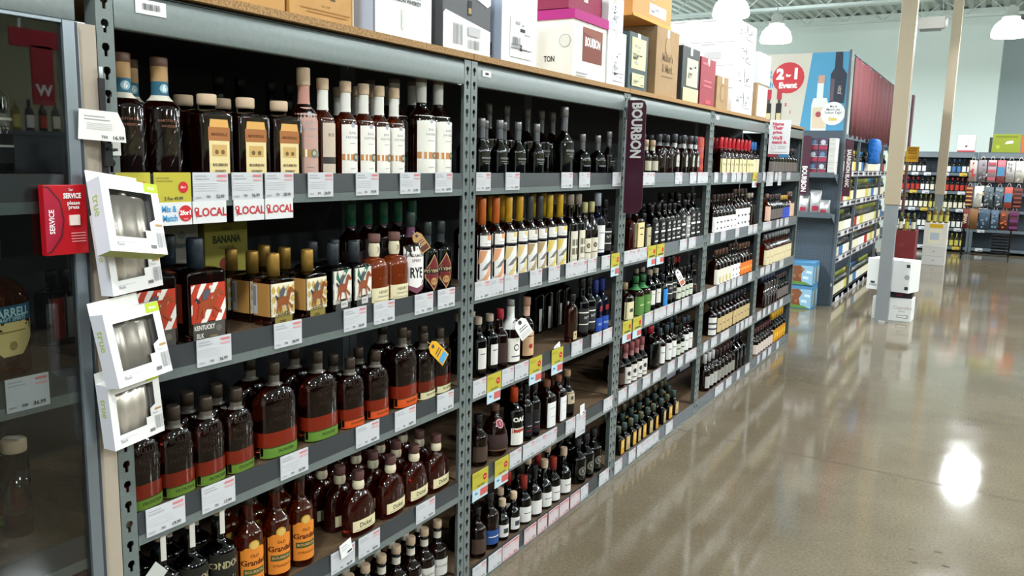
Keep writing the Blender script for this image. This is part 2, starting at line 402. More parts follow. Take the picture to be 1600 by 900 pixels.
# ------------------------------------------------------------------ bottles
def srgb(h): return paper(h)
CLIP = {}
def body_rings(S):
    H, Wd = S['H'], S['W']; D = S.get('D', Wd); n = S.get('n', 2.); sh = S.get('sh', .6)*H; nz = S.get('nz', .78)*H
    nr = S.get('nr', .014); p = S.get('p', 0); a, b = Wd/2, D/2; ft = S.get('foot', .93)
    R = [(0, a*ft*.93, b*ft*.93, n), (.002, a*ft, b*ft, n), (.008, a*.995, b*.995, n), (.014, a, b, n)]
    if S.get('belly'):      # jug: swelling belly
        for t in (.15, .3, .5, .7, .85): R.append((.014+(sh-.014)*t, a*(1+S['belly']*math.sin(PI*t)), b*(1+S['belly']*math.sin(PI*t)), n))
    R.append((sh, a, b, n))
    K = 8
    for i in range(1, K+1):
        t = i/K
        g = (1+math.cos(PI*t))/2 if p == 0 else max(0, 1-t**p)**(1/p)
        q = n+(2-n)*min(1, t*1.3)
        z = sh+(nz-sh)*(t if p == 0 else t)
        R.append((z, nr+(a-nr)*g, nr+(b-nr)*g, q))
    top = H-S.get('ch', .03)
    if S.get('bulge'): R += [(nz+(top-nz)*.4, nr*1.25, nr*1.25, 2), (nz+(top-nz)*.7, nr*1.2, nr*1.2, 2)]
    R.append((max(top, nz+.003), nr, nr, 2))
    return R
def ring_at(R, z):
    for i in range(len(R)-1):
        if R[i][0] <= z <= R[i+1][0]:
            t = (z-R[i][0])/max(1e-6, R[i+1][0]-R[i][0]); return tuple(R[i][j]+(R[i+1][j]-R[i][j])*t for j in (1, 2, 3))
    return R[-1][1:]
def make_bottle(key, S):
    seg = S.get('seg', 24); R = body_rings(S); H = S['H']; top = R[-1][0]
    g = S.get('g', AMBER); fill = S.get('fill', .8)*H; ng = S.get('ng', GLASS)
    m = MB(); lo = [r for r in R if r[0] <= fill]; hi = [r for r in R if r[0] > fill]
    rf = (fill, *ring_at(R, fill))
    if hi and hi[0][0]-fill < .001: hi = hi[1:]
    if not hi or ng is g: m.loft(R, g, seg=seg)
    else:
        k = len(m.v); m.loft(lo+[rf], g, (True, False), True, seg); m.loft([rf]+hi, ng, (False, True), True, seg)
    if S.get('ribs'):      # embossed twist on the glass
        for i in range(10):
            a0 = i/10*2*PI; vs = []
            for j in range(9):
                t = j/8; z = .03+t*(S.get('sh', .6)*H-.05); an = a0+t*1.3; r = S['W']/2
                for dd, rr in ((-.05, r*.99), (0, r*1.025), (.05, r*.99)): vs.append((rr*math.cos(an+dd), rr*math.sin(an+dd), z))
            m.add(vs, [(3*j+q, 3*j+q+1, 3*j+q+4, 3*j+q+3) for j in range(8) for q in (0, 1)], g, True)
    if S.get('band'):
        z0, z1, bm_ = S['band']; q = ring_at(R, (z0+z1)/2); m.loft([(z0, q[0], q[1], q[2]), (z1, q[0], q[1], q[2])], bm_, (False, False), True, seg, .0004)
    parts = []
    # closure
    ch = S.get('ch', .03); cm = S.get('cap', BLK); cr = S.get('cr', S.get('nr', .014)+.003); st = S.get('cst', 'plain'); c = MB()
    if st == 'cork': c.lathe([(cr*.93, top-.002), (cr, top+.002), (cr, H-.003), (cr*.9, H)], cm, 16)
    elif st == 'T': c.lathe([(cr*.72, top-.003), (cr*.75, H-ch*.55)], CORKL, 14); c.lathe([(cr*.95, H-ch*.55), (cr*1.1, H-ch*.5), (cr*1.1, H-.003), (cr*1.02, H)], cm, 16)
    elif st == 'wax':   # wax dipped neck with drips
        zz = S.get('waxz', top-.05)
        q = ring_at(R, zz)
        c.loft([(zz+.004*math.sin(0), q[0], q[1], 2), (zz+.01, q[0]+.002, q[1]+.002, 2), (top-.01, R[-1][1]+.003, R[-1][2]+.003, 2), (top, cr, cr, 2), (H-.004, cr, cr, 2), (H, cr*.85, cr*.85, 2)], cm, seg=16)
        for i in range(7):
            a = i*.9; L = .008+.014*((i*37) % 5)/5; r = q[0]+.0008
            c.tube((r*math.cos(a), r*math.sin(a), zz+.006), (r*math.cos(a)*1.12, r*math.sin(a)*1.12, zz-L), .004, cm, 6, .0015)
    else: c.lathe([(cr, top-.008), (cr, H-.004), (cr*.9, H)], cm, 16)
    parts.append(('cap' if st != 'cork' else 'stopper', c.mesh('cap'), S.get('capl')))
    for j, wr in enumerate(S.get('wrap', [])):          # sleeves on neck: (z0, z1, material, art)
        z0, z1 = wr[0]*H, wr[1]*H; c = MB(); N = 6
        rr = [(z0+(z1-z0)*i/N, *ring_at(R, min(z0+(z1-z0)*i/N, top))) for i in range(N+1)]
        c.loft(rr, wr[2], (False, False), True, 18, .0012)
        if len(wr) > 3:
            q = ring_at(R, (z0+z1)/2)
            def fn(u, v, o, q=q, z0=z0): 
                r = q[1]+.0014; u = max(-q[0]*.97, min(q[0]*.97, u)); return (math.sqrt(max(0, r*r-u*u))+o, u, z0+v)
            art(c, wr[3], fn, 2*q[0], z1-z0, curved=True)
        parts.append(('neck_label', c.mesh('neck_label'), None))
    for j, lb in enumerate(S.get('lab', [])):
        z0, z1 = lb['z'][0]*H, lb['z'][1]*H; hw = lb.get('hw', .9); side = lb.get('side', 0)
        q = ring_at(R, (z0+z1)/2); a, b, n = q
        if side: a, b = b, a
        def fn(u, v, o, a=a, b=b, n=n, z0=z0, z1=z1, side=side):
            zz = z0+v; aa, bb, nn = ring_at(R, max(zz, .0145)) if not side else (a, b, n)
            t = max(-.985, min(.985, u/aa)); x = bb*(1-abs(t)**nn)**(1/nn)+o
            return (x, t*aa, zz) if not side else (t*aa, -x, zz)
        c = MB(); Wl = 2*a*hw
        items = ([('r', -1, 0, 1, 1, lb['m'])] if lb.get('m') else [])+lb.get('art', [])
        art(c, items, fn, Wl, z1-z0, off=.0004, curved=(True if n < 4 else None))
        parts.append(('label', c.mesh('label'), lb.get('l')))
    for t in S.get('extra', []): parts.append(t)
    return m.mesh('bottle_body'), parts
P_ = paper
def lines(u0, u1, vs, m=GREYP, h=.012): return [('r', u0, v, u1, v+h, m) for v in vs]
KINDS = {}
def K(key, desc, cat='bottle', name='whiskey_bottle', **S): KINDS[key] = dict(desc=desc, cat=cat, name=name, S=S, made=None)
def hang_tag(z, x, col, col2, w=.04, h=.07, ang=.5):
    c = MB(); pts = [(-w/2, 0), (w/2, 0), (w/2, h*.8), (w*.25, h), (-w*.25, h), (-w/2, h*.8)]
    A = Matrix.Translation((x, 0, z))@Matrix.Rotation(ang, 4, 'X')@Matrix.Rotation(-.25, 4, 'Y')
    vs = [A@Vector((d, p[0], p[1]-h)) for d in (0, .0012) for p in pts]; n = len(pts)
    c.add(vs, [tuple(range(n)), tuple(range(2*n-1, n-1, -1))]+[(i, n+i, n+(i+1) % n, (i+1) % n) for i in range(n)], col)
    def fn(u, v, o): return tuple(A@Vector((.0012+o, u, v-h)))
    art(c, [('r', -.8, .05, .8, .3, col2), ('r', -.7, .42, .7, .46, INK), ('r', -.6, .54, .6, .58, INK), ('c', 0, .85, w*.13, INK)], fn, w, h)
    c.tube(A@Vector((0, 0, -.003)), (0, 0, z+.018), .0008, P_('d8cfb8'), 5)
    return ('hang_tag', c.mesh('hang_tag'), None)
TXT = INK; CREAM = P_('eae2c8'); OFFW = P_('efece2')
# --- first bay, top shelf
K('six', 'ribbed dark bottle, blue number 6 neck', H=.292, W=.098, sh=.56, nz=.7, nr=.019, g=DAMBER, ng=DAMBER, ribs=1, ch=.022, cap=WOODC, cst='cork', cr=.021,
  wrap=[(.80, .925, P_('a7865c')), (.685, .80, P_('2e5f73'), [('c', .15, .5, .011, P_('8fb3bd')), ('t', '6', .15, .5, .014, P_('f2f2f2'), .03)]), (.64, .685, P_('c9c4b4'))],
  lab=[dict(z=(.4, .5), hw=.6, m=None, art=[('t', 'BARTON RYE', 0, .75, .006, P_('8b5a48')), ('t', 'WHISKEY', 0, .3, .006, P_('8b5a48'))])])
VT = [('p', [(-1, 0), (1, 0), (1, .62), (-1, .62)], P_('e2cf98')), ('p', [(-1.06, .62), (1.06, .62), (1.06, .86), (-1.06, .86)], P_('a4693a')), ('p', [(-.95, .86), (.95, .86), (.85, 1), (-.85, 1)], P_('d9a55c')),
      ('t', 'SMOKEVILLE', 0, .73, .007, P_('5a3018'), .02, .95), ('r', -.7, .35, .7, .55, P_('c9a566')), ('c', -.3, .42, .006, P_('6f5a30')), ('c', .3, .42, .006, P_('6f5a30')), ('t', 'BOURBON', 0, .19, .007, P_('4a3a20'), .02), ('t', 'WHISKEY', 0, .08, .006, P_('4a3a20'), .02)]
K('sqv', 'squat square bottle with arched tan label', name='square_bottle', H=.215, W=.108, D=.085, n=9, sh=.74, nz=.82, nr=.022, p=3, g=DAMBER, fill=.76, ch=.026, cap=CORKL, cst='cork', cr=.025,
  wrap=[(.865, .885, P_('8d8370'))], lab=[dict(z=(.03, .7), hw=.62, art=VT)])
def bas(paperc, beltc): return [('c', .0, .9, .0075, GREYP), ('t', 'BASIL', 0, .76, .008, GREYP, .01), ('t', 'HAYDEN', 0, .68, .008, GREYP, .01), ('r', -.35, .57, .35, .58, GREYP),
      ('r', -1, .27, .1, .38, P_(beltc)), ('r', -.8, .27, -.65, .38, OFFW), ('r', -.45, .27, -.3, .38, OFFW), ('c', .35, .325, .012, P_('77776a'), 1.1), ('c', .35, .325, .006, P_('b9b7a2')), ('c', .75, .31, .009, P_('8a8a7b')), ('r', -.3, .12, .3, .13, GREYP)]
K('pink', 'tall bottle with pink label and cork', H=.318, W=.08, sh=.56, nz=.69, nr=.016, g=DAMBER, ch=.05, cap=CORKL, cst='cork', cr=.0195,
  wrap=[(.67, .86, P_('b78578'))], lab=[dict(z=(.02, .64), hw=.9, m=P_('c09a8e'), art=bas('c9a79a', 'b08850'))])
K('basil', 'slim bottle, cream label and white neck', H=.295, W=.074, sh=.56, nz=.7, nr=.0155, g=AMBER, ch=.033, cap=CORKL, cst='cork', cr=.0185,
  wrap=[(.68, .885, P_('dcdad2'))], lab=[dict(z=(.02, .6), hw=.85, m=OFFW, art=bas('efece2', 'c98a52'))])
K('basilb', 'slim bottle, cream label turned aside', H=.295, W=.074, sh=.56, nz=.7, nr=.0155, g=AMBER, ch=.033, cap=CORKL, cst='cork', cr=.0185,
  wrap=[(.68, .885, P_('dcdad2'))], lab=[dict(z=(.02, .6), hw=.7, m=P_('c9b8a6'), art=[('r', -1, .2, 1, .32, P_('3f3a36')), ('t', 'RYE', 0, .7, .01, INK)])])
K('bigbasil', 'large round bottle, tall cream label', H=.345, W=.104, sh=.56, nz=.74, nr=.018, g=DAMBER, ch=.012, cap=P_('6f5f52'), cst='cork', cr=.02,
  wrap=[(.75, .955, P_('c8c8c2'))], lab=[dict(z=(.02, .62), hw=.88, m=OFFW, art=bas('', 'c98a52'))])
# --- first bay, second shelf
def horse(bg, body, stripe):
    a = [('r', -1, 0, 1, 1, P_(bg))]
    if stripe == 'diag': a += [('p', pts, P_('e8e4dc')) for pts in ([(-1, .45), (-1, .2), (-.1, 1), (-.4, 1)], [(-.5, 0), (-.15, 0), (.75, .8), (.45, .85)], [(.3, 1), (.05, .75), (.3, .75), (.6, 1)], [(.35, 0), (.7, 0), (1, .3), (1, .6)], [(-1, .95), (-1, .75), (-.75, 1)])]
    elif stripe == 'dia': a += [('p', [(-1+.4*i, v), (-.83+.4*i, v+.14), (-.66+.4*i, v), (-.83+.4*i, v-.14)], P_('c2a255')) for i in range(5) for v in (.2, .5, .8)]
    else: a += [('p', [(-1, .15), (-.2, .5), (-1, .45)], P_('2f6b54')), ('p', [(-1, .6), (-.2, .55), (-.6, 1), (-1, 1)], P_('2f6b54')), ('p', [(.1, 1), (-.1, .6), (.6, 1)], P_('2f6b54')), ('p', [(1, .2), (1, .7), (.3, .5)], P_('eeeae0'))]
    H_ = P_(body)
    a += [('p', [(-.6, .42), (-.45, .34), (.2, .33), (.4, .45), (.35, .58), (-.3, .6), (-.58, .54)], H_), ('p', [(.15, .5), (.38, .42), (.62, .74), (.42, .84), (.28, .72)], H_), ('p', [(.42, .84), (.55, .7), (.88, .66), (.92, .72), (.6, .86)], H_),
          ('p', [(-.55, .45), (-.38, .38), (-.62, .1), (-.72, .12)], H_), ('p', [(-.4, .4), (-.2, .36), (-.3, .12), (-.4, .1)], H_), ('p', [(.2, .4), (.35, .42), (.75, .26), (.7, .18)], H_), ('p', [(.1, .38), (.25, .36), (.4, .12), (.3, .1)], H_),
          ('p', [(-.8, .6), (-.55, .5), (-.5, .56), (-.75, .68)], P_('2b2d33')), ('p', [(-.4, .58), (-.1, .6), (.1, .8), (-.15, .88), (-.38, .75)], P_('50565c')), ('c', .1, .9, .005, P_('d9d4c8'))]
    return a
K('ksilk', 'square bottle with red striped horse label', name='square_bottle', H=.27, W=.122, D=.1, n=12, sh=.66, nz=.71, nr=.014, p=4, g=DAMBER, fill=.65, ch=.078, cap=paint('24303a'), cr=.022,
  lab=[dict(z=(.19, .57), hw=.86, art=horse('b93a24', '9a4322', 'diag')), dict(z=(.0, .2), hw=.8, m=P_('4d4a44'), art=[('t', 'KENTUCKY', -.3, .7, .012, OFFW, .02, .7), ('t', 'SILK', -.6, .3, .012, OFFW, .02, .7), ('c', .6, .6, .009, P_('6a665c')), ('r', 0, .2, .5, .27, P_('8d7a4c'))]),
       dict(z=(.19, .57), hw=.5, side=1, m=P_('c24a30'))])
K('gold', 'square bottle, gold cap, horse label', name='square_bottle', H=.208, W=.095, D=.078, n=12, sh=.62, nz=.68, nr=.013, p=4, g=DAMBER, fill=.6, ch=.058, cap=mat('gold_capsule', 'a5813c', .38, .5), cr=.0185,
  lab=[dict(z=(.14, .6), hw=.96, art=horse('e9e0c6', '8a4c24', 'dia')), dict(z=(.0, .2), hw=.72, m=P_('8a7a3a'), art=[('t', 'KENTUCKY', -.1, .7, .008, P_('3e3a1c'), .02), ('t', 'OWL', -.1, .3, .008, P_('3e3a1c'), .02)]),
       dict(z=(.14, .6), hw=.96, side=1, m=P_('bd8b4a'), art=[('r', -.95, .05, -.4, .95, P_('c9c3c6')), ('r', -.85, .3, -.55, .9, P_('8c8a90'))])])
K('blk', 'square bottle, black cap, green label', name='square_bottle', H=.218, W=.095, D=.078, n=12, sh=.62, nz=.68, nr=.013, p=4, g=BLACKG, fill=.6, ch=.06, cap=paint('2c3136'), cr=.0185,
  lab=[dict(z=(.14, .62), hw=.96, art=horse('ddd9cc', '8f4a2c', 'tri')), dict(z=(.0, .2), hw=.8, m=P_('3f3f3d'), art=[('r', -.3, .35, .6, .85, P_('c9c7c0')), ('t', 'RYE', .1, .6, .008, INK)])])
K('henry', 'round amber bottle, cream bottom label', H=.235, W=.105, D=.08, n=2.6, sh=.52, nz=.66, nr=.015, p=2, g=liquid('honey', 'a0441a', real=.6), ng=liquid('honey', 'a0441a'), ch=.026, cap=P_('6a4a44'), cst='cork', cr=.021, bulge=1,
  wrap=[(.68, .87, P_('d8cfb2'), [('t', 'X', 0, .5, .02, P_('8f8670'))])], lab=[dict(z=(.03, .24), hw=.97, m=P_('e0d6b0'), art=[('t', 'HENRY', 0, .68, .011, P_('4a3f2a'), .01), ('t', 'STRAIGHT RYE', 0, .38, .006, P_('4a3f2a')), ('r', -.8, .1, .8, .14, P_('a3946a'))]),
       dict(z=(.3, .42), hw=.6, art=[('t', '*  *  *', 0, .5, .012, P_('7a4a28'))])])
K('rye', 'tall bottle with shield-shaped RYE label', H=.3, W=.095, sh=.6, nz=.72, nr=.015, g=DAMBER, ch=.045, cap=paint('2f3f3a'), cr=.017,
  wrap=[(.7, .84, P_('5d3b52'))], lab=[dict(z=(.1, .6), hw=.92, art=[('p', [(-.95, .12), (0, -.02), (.95, .12), (.95, 1), (-.95, 1)], P_('f0eeea')), ('p', [(-.9, .0), (0, -.13), (.9, .0), (.9, .1), (0, -.03), (-.9, .1)], P_('7d4a58')), ('t', 'RYE', 0, .36, .036, P_('26262a'), .03, .58),
       ('t', 'SAGAMORE', 0, .78, .011, P_('6b5560'), .01), ('t', 'SPIRIT', 0, .66, .01, P_('6b5560'), .01), ('t', '* * *', 0, .92, .01, P_('8a4858'))])],
  extra=[])
K('ritt', 'dark bottle with red diamond label', H=.26, W=.085, sh=.58, nz=.72, nr=.014, g=BLACKG, ng=DAMBER, ch=.04, cap=paint('2a3330'), cr=.0165,
  wrap=[(.7, .83, P_('2a2f33'))], lab=[dict(z=(.04, .56), hw=.98, art=[('p', [(0, -.02), (.98, .45), (0, 1), (-.98, .45)], P_('b89868')), ('p', [(0, .03), (.9, .45), (0, .95), (-.9, .45)], P_('6f2226')), ('r', -.98, .46, .98, .6, P_('1c1a1c')), ('t', 'PITTENRY', 0, .53, .011, P_('cfb98a'), .02), ('c', 0, .25, .014, P_('b8905a')), ('t', 'RYE', 0, .25, .008, P_('6f2226'))])])
K('tallg', 'tall bottle with green capsule', H=.33, W=.085, sh=.6, nz=.74, nr=.0155, g=DAMBER, ch=.07, cap=mat('green_capsule', '1f5a41', .4), cr=.019, wrap=[(.745, .79, P_('4a2c3c'))], lab=[dict(z=(.1, .5), m=P_('3a2a30'))])
K('tallo', 'tall bottle with orange capsule', H=.335, W=.085, sh=.6, nz=.74, nr=.0155, g=DAMBER, ch=.08, cap=mat('red_orange_capsule', 'a8502c', .4), cr=.018, lab=[dict(z=(.1, .5), m=P_('d8d2c4'))])
# --- first bay, third shelf
def bull(lc, tc, extra=None): return dict(g=liquid('bulleit_brown', '5e1f0c', .6), ng=liquid('bulleit_brown', '5e1f0c', .6), p=2, n=2.7)
def BULL(key, desc, H, Wd, D, lab, band, txt='FRONTIER'):
    K(key, desc, name='flask_bottle', H=H, W=Wd, D=D, n=2.8, sh=.58, nz=.77, nr=.0155, p=2.2, g=liquid('frontier_brown', '3c130b', .55), ng=liquid('frontier_brown', '3c130b', .55), ch=.03, cap=paint('3a3026'), cr=.0175,
      wrap=[(.76, .89, mat('clear_strip', '5a554c', .3))], band=(.135*H, .29*H, mat('lit_amber_band_'+band, {'b8371a': '8f2a14', 'b23418': '9a2c14', 'a83015': '9a2a12', '8f2c14': '7a2410'}[band], .12, trans=.45)),  # band: light gathered low in the liquid, painted as brighter amber
      lab=[dict(z=(.02, .135), hw=.985, m=P_(lab), art=[('r', -1, .9, 1, 1, P_('2f3a18')), ('t', txt, .1, .5, .009, P_('2f3a1a'), .01)]),
           dict(z=(.4, .7), hw=.7, art=[('t', 'BULLEIT', 0, .82, .013, P_('2c1c14'), .01), ('t', 'FRONTIER', 0, .45, .012, P_('2c1c14'), .01), ('t', 'WHISKEY', 0, .1, .012, P_('2c1c14'), .01)])])
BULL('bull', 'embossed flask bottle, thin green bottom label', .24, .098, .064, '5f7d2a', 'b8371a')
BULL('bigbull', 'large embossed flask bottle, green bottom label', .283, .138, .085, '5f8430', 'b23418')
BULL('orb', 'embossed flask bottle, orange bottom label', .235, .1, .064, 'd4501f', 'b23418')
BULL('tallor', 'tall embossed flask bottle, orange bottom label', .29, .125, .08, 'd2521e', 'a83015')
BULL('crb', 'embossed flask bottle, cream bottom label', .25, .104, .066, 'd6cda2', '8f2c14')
# --- first bay, fourth and fifth shelf
K('ndock', 'dark bottle, white strip over stopper', H=.3, W=.09, sh=.58, nz=.7, nr=.015, g=BLACKG, ng=SMOKE, ch=.025, cap=CORKL, cst='T', cr=.018,
  lab=[dict(z=(.35, .58), hw=.9, m=P_('1e1d18'), art=[('t', 'CONDOCK', 0, .5, .02, P_('b0a580'), .02, .8)]), dict(z=(.1, .3), m=P_('2a2820'))], extra=['strip'])
K('grandad', 'bottle with orange label and gold medal', H=.3, W=.084, sh=.6, nz=.76, nr=.015, g=AMBER, ch=.02, cap=paint('2c2622'), cr=.0165, fill=.9,
  lab=[dict(z=(.08, .47), hw=.97, m=P_('d9822e'), art=[('p', [(-.98, .96), (.98, .96), (.6, 1.08), (-.6, 1.08)], P_('d9822e')), ('t', 'OLD', 0, .86, .009, P_('4a2008'), .02), ('t', 'Grandad', 0, .68, .017, P_('5b2408'), .03, .85), ('r', -.75, .36, .75, .52, P_('44502c')), ('t', 'BOURBON', 0, .44, .008, P_('e0b070')), ('t', 'STRAIGHT', 0, .22, .008, P_('5b2408'))]),
       dict(z=(.47, .6), hw=.5, art=[('c', 0, .4, .016, P_('b88f3a')), ('c', 0, .4, .012, P_('d0ad5c'))])])
K('dick', 'wide-shouldered bottle, cream neck band', name='flask_bottle', H=.222, W=.138, D=.07, n=2.6, sh=.36, nz=.7, nr=.016, p=1.9, g=liquid('red_amber', '5e1606', real=.82), ch=.03, cap=P_('5a3c38'), cst='cork', cr=.02, bulge=1,
  wrap=[(.72, .86, P_('d7cdb0'))], lab=[dict(z=(.1, .27), hw=.8, m=P_('ddd2a8'), art=[('t', 'Dickel', .0, .5, .016, P_('3d3324'), .02), ('r', -.8, .12, .8, .17, P_('8a7c58'))])])
K('low5', 'dark bottle, white bottom label and stopper', H=.27, W=.085, sh=.55, nz=.7, nr=.015, g=DAMBER, ng=SMOKE, ch=.028, cap=CORKL, cst='cork', cr=.018, wrap=[(.74, .84, P_('cfcabb'))], lab=[dict(z=(.2, .45), m=P_('c9c7c0'), art=[('t', 'Bourbon', 0, .6, .012, INK)])])
# --- second bay
K('wood', 'dark bottle with smoky silver neck', H=.225, W=.082, D=.06, n=2.6, sh=.42, nz=.66, nr=.0125, g=BLACKG, ng=BLACKG, ch=.028, cap=mat('silver_sleeve', '8f9094', .3, .5), cr=.0145, wrap=[(.66, .88, mat('grey_sleeve', '6a6c70', .3, .5))],
  lab=[dict(z=(.2, .36), hw=.8, art=[('t', 'WOODFORD', 0, .7, .007, GREYP, .01), ('r', -.8, .35, .8, .38, GREYP), ('t', 'RESERVE', 0, .12, .005, GREYP)])])
K('woodbig', 'tall dark bottle with silver neck', H=.318, W=.12, D=.085, n=2.6, sh=.48, nz=.66, nr=.016, g=BLACKG, ng=BLACKG, ch=.04, cap=mat('silver_sleeve', '8f9094', .3, .5), cr=.0185, wrap=[(.66, .88, mat('grey_sleeve', '6a6c70', .3, .5))],
  lab=[dict(z=(.26, .4), hw=.8, art=[('t', 'WOODFORD', 0, .7, .01, GREYP, .01), ('r', -.8, .35, .8, .38, GREYP), ('t', 'RESERVE', 0, .12, .007, GREYP)])])
K('rnd', 'small round black bottle, silver neck', H=.2, W=.092, sh=.3, nz=.6, nr=.013, p=1.9, g=BLACKG, ng=BLACKG, ch=.03, cap=mat('silver_sleeve', '8f9094', .3, .5), cr=.015, wrap=[(.62, .85, mat('grey_sleeve', '6a6c70', .3, .5))],
  lab=[dict(z=(.12, .3), hw=.7, art=[('t', 'RESERVE', 0, .6, .008, GREYP)])])
def caps(key, desc, capc, arc, labc='eeece6', g=DAMBER):
    K(key, desc, H=.338, W=.077, sh=.56, nz=.68, nr=.0145, g=g, ch=.1, cap=mat('capsule_'+capc, capc, .4), cr=.0165,
      lab=[dict(z=(.41, .56), hw=.97, m=P_(labc), art=[('r', -1, 0, 1, .12, INK), ('c', .2, .62, .0, INK), ('r', -.2, .6, 1, 1, P_(arc)), ('r', -.5, .3, .5, .35, GREYP)]),
           dict(z=(.0, .385), hw=.97, m=P_(labc), art=[('p', [(-1, .02), (-.2, .02), (.7, .35), (.95, .75), (.3, .6), (-.4, .2)], P_(arc)), ('p', [(-.9, .98), (-.1, .98), (-.7, .62), (-.98, .55)], P_(arc)),
                ('p', [(-.8, .35), (-.2, .4), (.2, .55), (.7, .58), (.4, .68), (-.3, .55)], P_('77787a')), ('c', .2, .57, .008, P_('77787a')), ('r', -.5, .2, .4, .215, GREYP)])])
caps('capo', 'tall bottle, orange capsule and arc label', 'd06a2c', 'e3a57c')
caps('capy', 'tall bottle, yellow capsule and arc label', 'd2a02a', 'e2c98c')
caps('capd', 'tall bottle, charcoal capsule, tan arc label', '3f4040', 'b79c70')
caps('capy2', 'tall bottle, bright yellow capsule and label', 'd2a92c', 'e6cf6e')
K('crm', 'bottle with four square stamps label', H=.335, W=.075, n=3, sh=.56, nz=.68, nr=.0145, g=BLACKG, ng=SMOKE, ch=.045, cap=P_('9a8f82'), cr=.018,
  lab=[dict(z=(.0, .47), hw=.95, m=P_('d9d3be'), art=[('r', -.7, .55, -.1, .75, P_('77715f')), ('r', .1, .55, .7, .75, P_('77715f')), ('r', -.7, .28, -.1, .48, P_('77715f')), ('r', .1, .28, .7, .48, P_('77715f')), ('r', -.6, .1, .6, .14, GREYP)])])
K('crm2', 'bottle, cream cap, label with round crest', H=.292, W=.078, sh=.5, nz=.76, nr=.013, p=1.1, g=DAMBER, ch=.045, cap=mat('cream_capsule', 'c8c08a', .4), cr=.0155,
  lab=[dict(z=(.02, .38), hw=.95, m=P_('dcd5c0'), art=[('c', 0, .65, .013, P_('54453c')), ('c', 0, .65, .007, P_('a08a70')), ('r', -.6, .3, .6, .34, INK)])])
K('whb', 'bottle with plain white label, blue-white cap', H=.335, W=.088, sh=.6, nz=.7, nr=.016, g=NAVYG, ng=SMOKE, ch=.06, cap=mat('pale_blue_capsule', 'aab4c4', .4), cr=.019,
  lab=[dict(z=(.08, .5), m=P_('e6e6e4'), art=[('r', -.5, .7, .5, .75, GREYP), ('r', -1, .08, 1, .11, INK)])])
K('dk', 'black bottle with dark label', H=.3, W=.08, sh=.58, nz=.72, nr=.015, g=BLACKG, ng=SMOKE, ch=.04, cap=BLK, cr=.017, lab=[dict(z=(.1, .5), m=P_('2b2b2c'), art=[('r', -1, .8, 1, .85, OFFW), ('r', -1, .3, 1, .34, OFFW), ('t', 'N°7', 0, .6, .014, OFFW)])])
K('redc', 'dark bottle with small red capsule', H=.26, W=.075, sh=.55, nz=.72, nr=.013, g=DAMBER, ch=.035, cap=mat('red_capsule', 'a82430', .4), cr=.0155, lab=[dict(z=(.12, .45), m=P_('3b2a28')), ])
K('dkw', 'dark bottle with small white label', H=.25, W=.08, sh=.6, nz=.76, nr=.0145, g=BLACKG, ng=SMOKE, ch=.03, cap=P_('a89886'), cst='cork', cr=.0175, lab=[dict(z=(.15, .5), hw=.5, m=P_('dcdad4'), art=[('r', -.6, .7, .6, .74, INK)])])
K('hang', 'bottle with white collar and arched label', H=.285, W=.09, sh=.55, nz=.72, nr=.015, g=DAMBER, ng=SMOKE, ch=.022, cap=paint('8e8e8c'), cr=.017, lab=[dict(z=(.05, .42), m=OFFW, art=[('c', 0, .6, .015, INK), ('c', 0, .6, .01, OFFW), ('r', -.6, .2, .6, .25, INK)])], extra=['collar'])
K('peach', 'bottle, peach label with red apple', H=.28, W=.072, sh=.56, nz=.7, nr=.0145, g=DAMBER, ch=.035, cap=P_('a37a68'), cst='cork', cr=.018, wrap=[(.7, .86, P_('c79f8a'))], lab=[dict(z=(.06, .45), m=P_('d9b189'), art=[('c', 0, .4, .011, P_('a8302a')), ('r', -.7, .8, .7, .84, INK)])])
K('whstrip', 'dark box-shouldered bottle, white vertical strip', name='square_bottle', H=.26, W=.085, n=8, sh=.72, nz=.84, nr=.014, p=3, g=BLACKG, ng=BLACKG, ch=.03, cap=BLK, lab=[dict(z=(.05, .5), hw=.3, m=P_('d3d3d0'))])
K('flaskc', 'amber flask with small cream oval', name='flask_bottle', H=.24, W=.09, D=.05, n=2.6, sh=.62, nz=.78, nr=.0145, p=2, g=liquid('chestnut', '5f2512', .6), ch=.03, cap=BLK, lab=[dict(z=(.05, .4), hw=.4, art=[('r', -1, 0, 1, .5, P_('c9b48a')), ('c', 0, .3, .006, INK)])])
K('blue', 'dark bottle, blue cap and blue label', H=.276, W=.08, n=3, sh=.58, nz=.72, nr=.0145, p=1.3, g=NAVYG, ng=SMOKE, ch=.06, cap=mat('blue_capsule', '1b2c72', .4), cr=.0175, lab=[dict(z=(.02, .28), m=P_('20459c'), art=[('t', 'PADDY', 0, .5, .012, P_('9fb6e0'), .02)]), dict(z=(.4, .5), hw=.5, m=P_('7c1e22'))])
K('dkA', 'dark ribbed bottle beside steel post', H=.22, W=.085, sh=.55, nz=.75, nr=.015, g=DAMBER, ch=.03, cap=BLK, lab=[dict(z=(.1, .4), m=P_('4a3a30'))])
K('jug', 'round brown jug with pink seal', name='jug_bottle', H=.222, W=.11, sh=.42, nz=.78, nr=.017, belly=.1, g=BROWN, ng=BROWN, p=1.5, ch=.026, cap=P_('5a3e34'), cst='cork', cr=.02,
  lab=[dict(z=(.55, .78), hw=.7, art=[('c', 0, .45, .019, P_('c08a90')), ('c', 0, .45, .014, P_('8c3a48')), ('t', '1', 0, .45, .014, OFFW)]), dict(z=(.12, .45), hw=.95, m=P_('3b2a28'), art=[('r', -.9, .05, .9, .1, P_('8a6a4a'))])])
